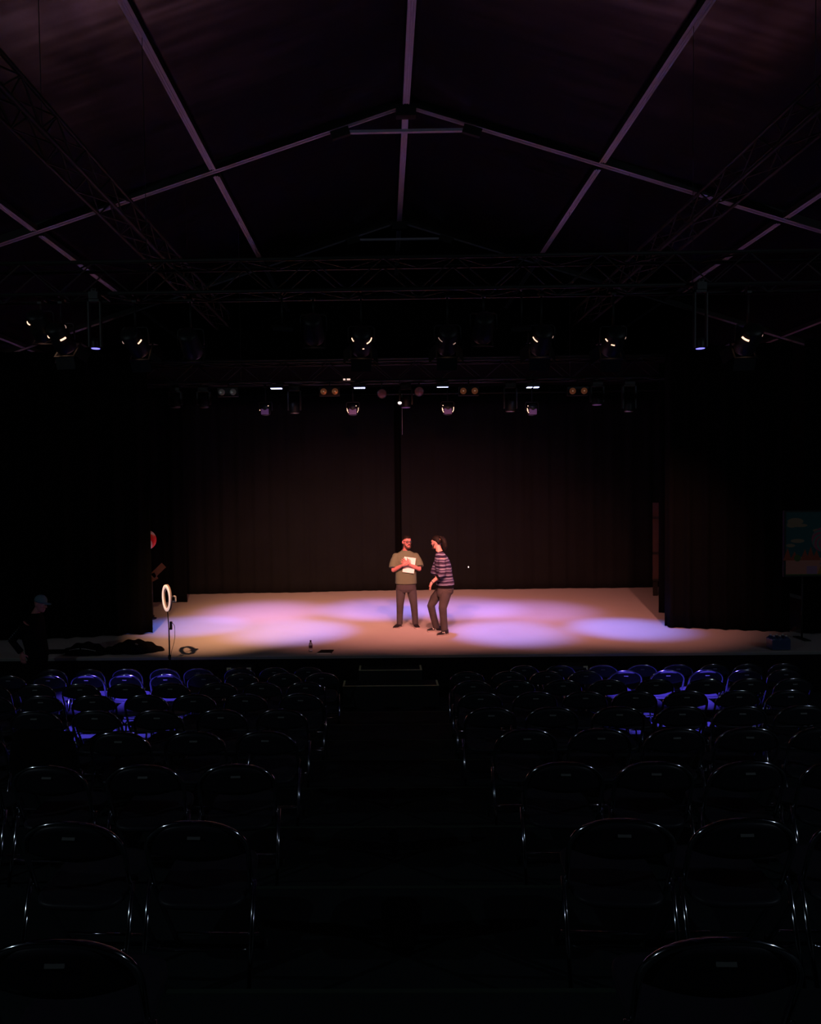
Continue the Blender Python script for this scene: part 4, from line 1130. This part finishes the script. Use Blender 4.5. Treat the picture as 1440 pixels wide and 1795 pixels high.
# ------------------------------------------------------------------ screen at the right
def em(name, c, s=0.38): return mat(name, (0.0, 0.0, 0.0), 0.6, spec=0.1, emit=c, es=s)
e = empty('projection_screen', (7.93, 11.98, 0), 'dim screen at the right edge showing a candy landscape with a swirl lollipop', 'screen')
MB().bbox((-.96, -.02, 1.78), (.96, .03, 2.94)).build('screen_frame', M_black, e)
cols = [em('pic_sky', (.0020, .0070, .0085)), em('pic_cloud', (.016, .013, .010)), em('pic_swirl_a', (.019, .006, .011)), em('pic_swirl_b', (.006, .014, .014)),
        em('pic_hill', (.020, .0055, .0040)), em('pic_bush', (.0055, .0090, .0035)), em('pic_ground', (.030, .0135, .0125)), em('pic_gold', (.020, .0125, .004)), em('pic_ice', (.016, .022, .022)), em('pic_violet', (.020, .012, .023))]
mb = MB()
Y0 = -.0215
def poly(pts, ci, dy):
    mb.cur = ci; mb.add([(p[0] - .93, Y0 - dy * .0004, 1.81 + p[1]) for p in pts], [tuple(range(len(pts)))], False)
poly([(0, 0), (1.86, 0), (1.86, 1.10), (0, 1.10)], 0, 0)
def ellp(cx, cy_, rx, ry, ci, dy, n=20): poly([(cx + rx * math.cos(2 * PI * k / n), cy_ + ry * math.sin(2 * PI * k / n)) for k in range(n)], ci, dy)
for c in ((.16, .94, .14, .06), (.24, .87, .13, .03), (.10, .88, .09, .05), (.55, .78, .09, .03), (.20, .60, .12, .035), (.08, .52, .08, .03), (1.3, .9, .2, .06), (1.55, .7, .14, .04)): ellp(*c, 1, 1)
poly([(0, 0), (1.86, 0), (1.86, .36), (1.4, .33), (1.0, .37), (.6, .30), (.3, .32), (0, .30)], 6, 2)
for x0, h_ in ((.02, .48), (.14, .42), (.32, .46), (.42, .50), (.52, .44), (.95, .5), (1.1, .45), (1.3, .52), (1.5, .46)): poly([(x0 - .07, .26), (x0 + .08, .26), (x0 + .01, h_)], 4, 3)
ellp(.20, .30, .06, .06, 5, 4); ellp(.75, .40, .07, .06, 8, 4); ellp(.7, .20, .12, .02, 3, 4); ellp(1.25, .33, .08, .07, 5, 4)
poly([(.55, .02), (.95, .02), (.95, .15), (.6, .16)], 7, 4); poly([(.36, .02), (.54, .02), (.54, .16), (.36, .16)], 9, 4); poly([(0, 0), (1.86, 0), (1.86, .02), (0, .02)], 5, 5)
def swirl(cx, cy_, R_, dy):
    ellp(cx, cy_, R_, R_, 2, dy, 32)
    for arm in range(6):
        a0 = 2 * PI * arm / 6; L1 = []; L2 = []
        for t in range(9):
            u = t / 8; r_ = R_ * (.12 + .86 * u)
            L1.append((cx + r_ * math.cos(a0 + 2.4 * u), cy_ + r_ * math.sin(a0 + 2.4 * u)))
            L2.append((cx + r_ * math.cos(a0 + 2.4 * u + .42), cy_ + r_ * math.sin(a0 + 2.4 * u + .42)))
        for t in range(8): poly([L1[t], L1[t + 1], L2[t + 1], L2[t]], 3, dy + 1)
swirl(.66, .62, .22, 5); swirl(1.42, .60, .17, 5); 
poly([(.65, .28), (.67, .28), (.67, .40), (.65, .40)], 1, 4); poly([(1.41, .28), (1.43, .28), (1.43, .43), (1.41, .43)], 1, 4)
mb.build('screen_picture', cols, e)
for sx in (-1, 1):
    MB().tube([(sx * .6, .05, ST + .001), (sx * .6, .05, 1.9)], .016, 8).box((sx * .6, .05, ST + .012), (.10, .36, .02)).build('stand_leg', M_black, e)

# coat over a chair in the left block
z = tier_z(3)
e = empty('coat', (-2.463, 4.82, z + .45), 'black coat draped over a chair back at the left side of the seating', 'coat')
mb = MB(); ring_loft(mb, [(0, -.03, -.05, .20, .06), (0, -.035, .15, .235, .065), (.01, -.03, .28, .235, .055), (0, -.01, .365, .17, .04)])
mb.ell((-.10, -.01, .345), (.12, .045, .04)); mb.ell((.13, -.02, .31), (.10, .05, .06)); mb.tube([(.20, -.06, .28), (.23, -.07, .10), (.22, -.06, -.08)], [.05, .045, .04], 12)
blob(mb, 'cloth', M_dark_cloth, e, .012, 4)
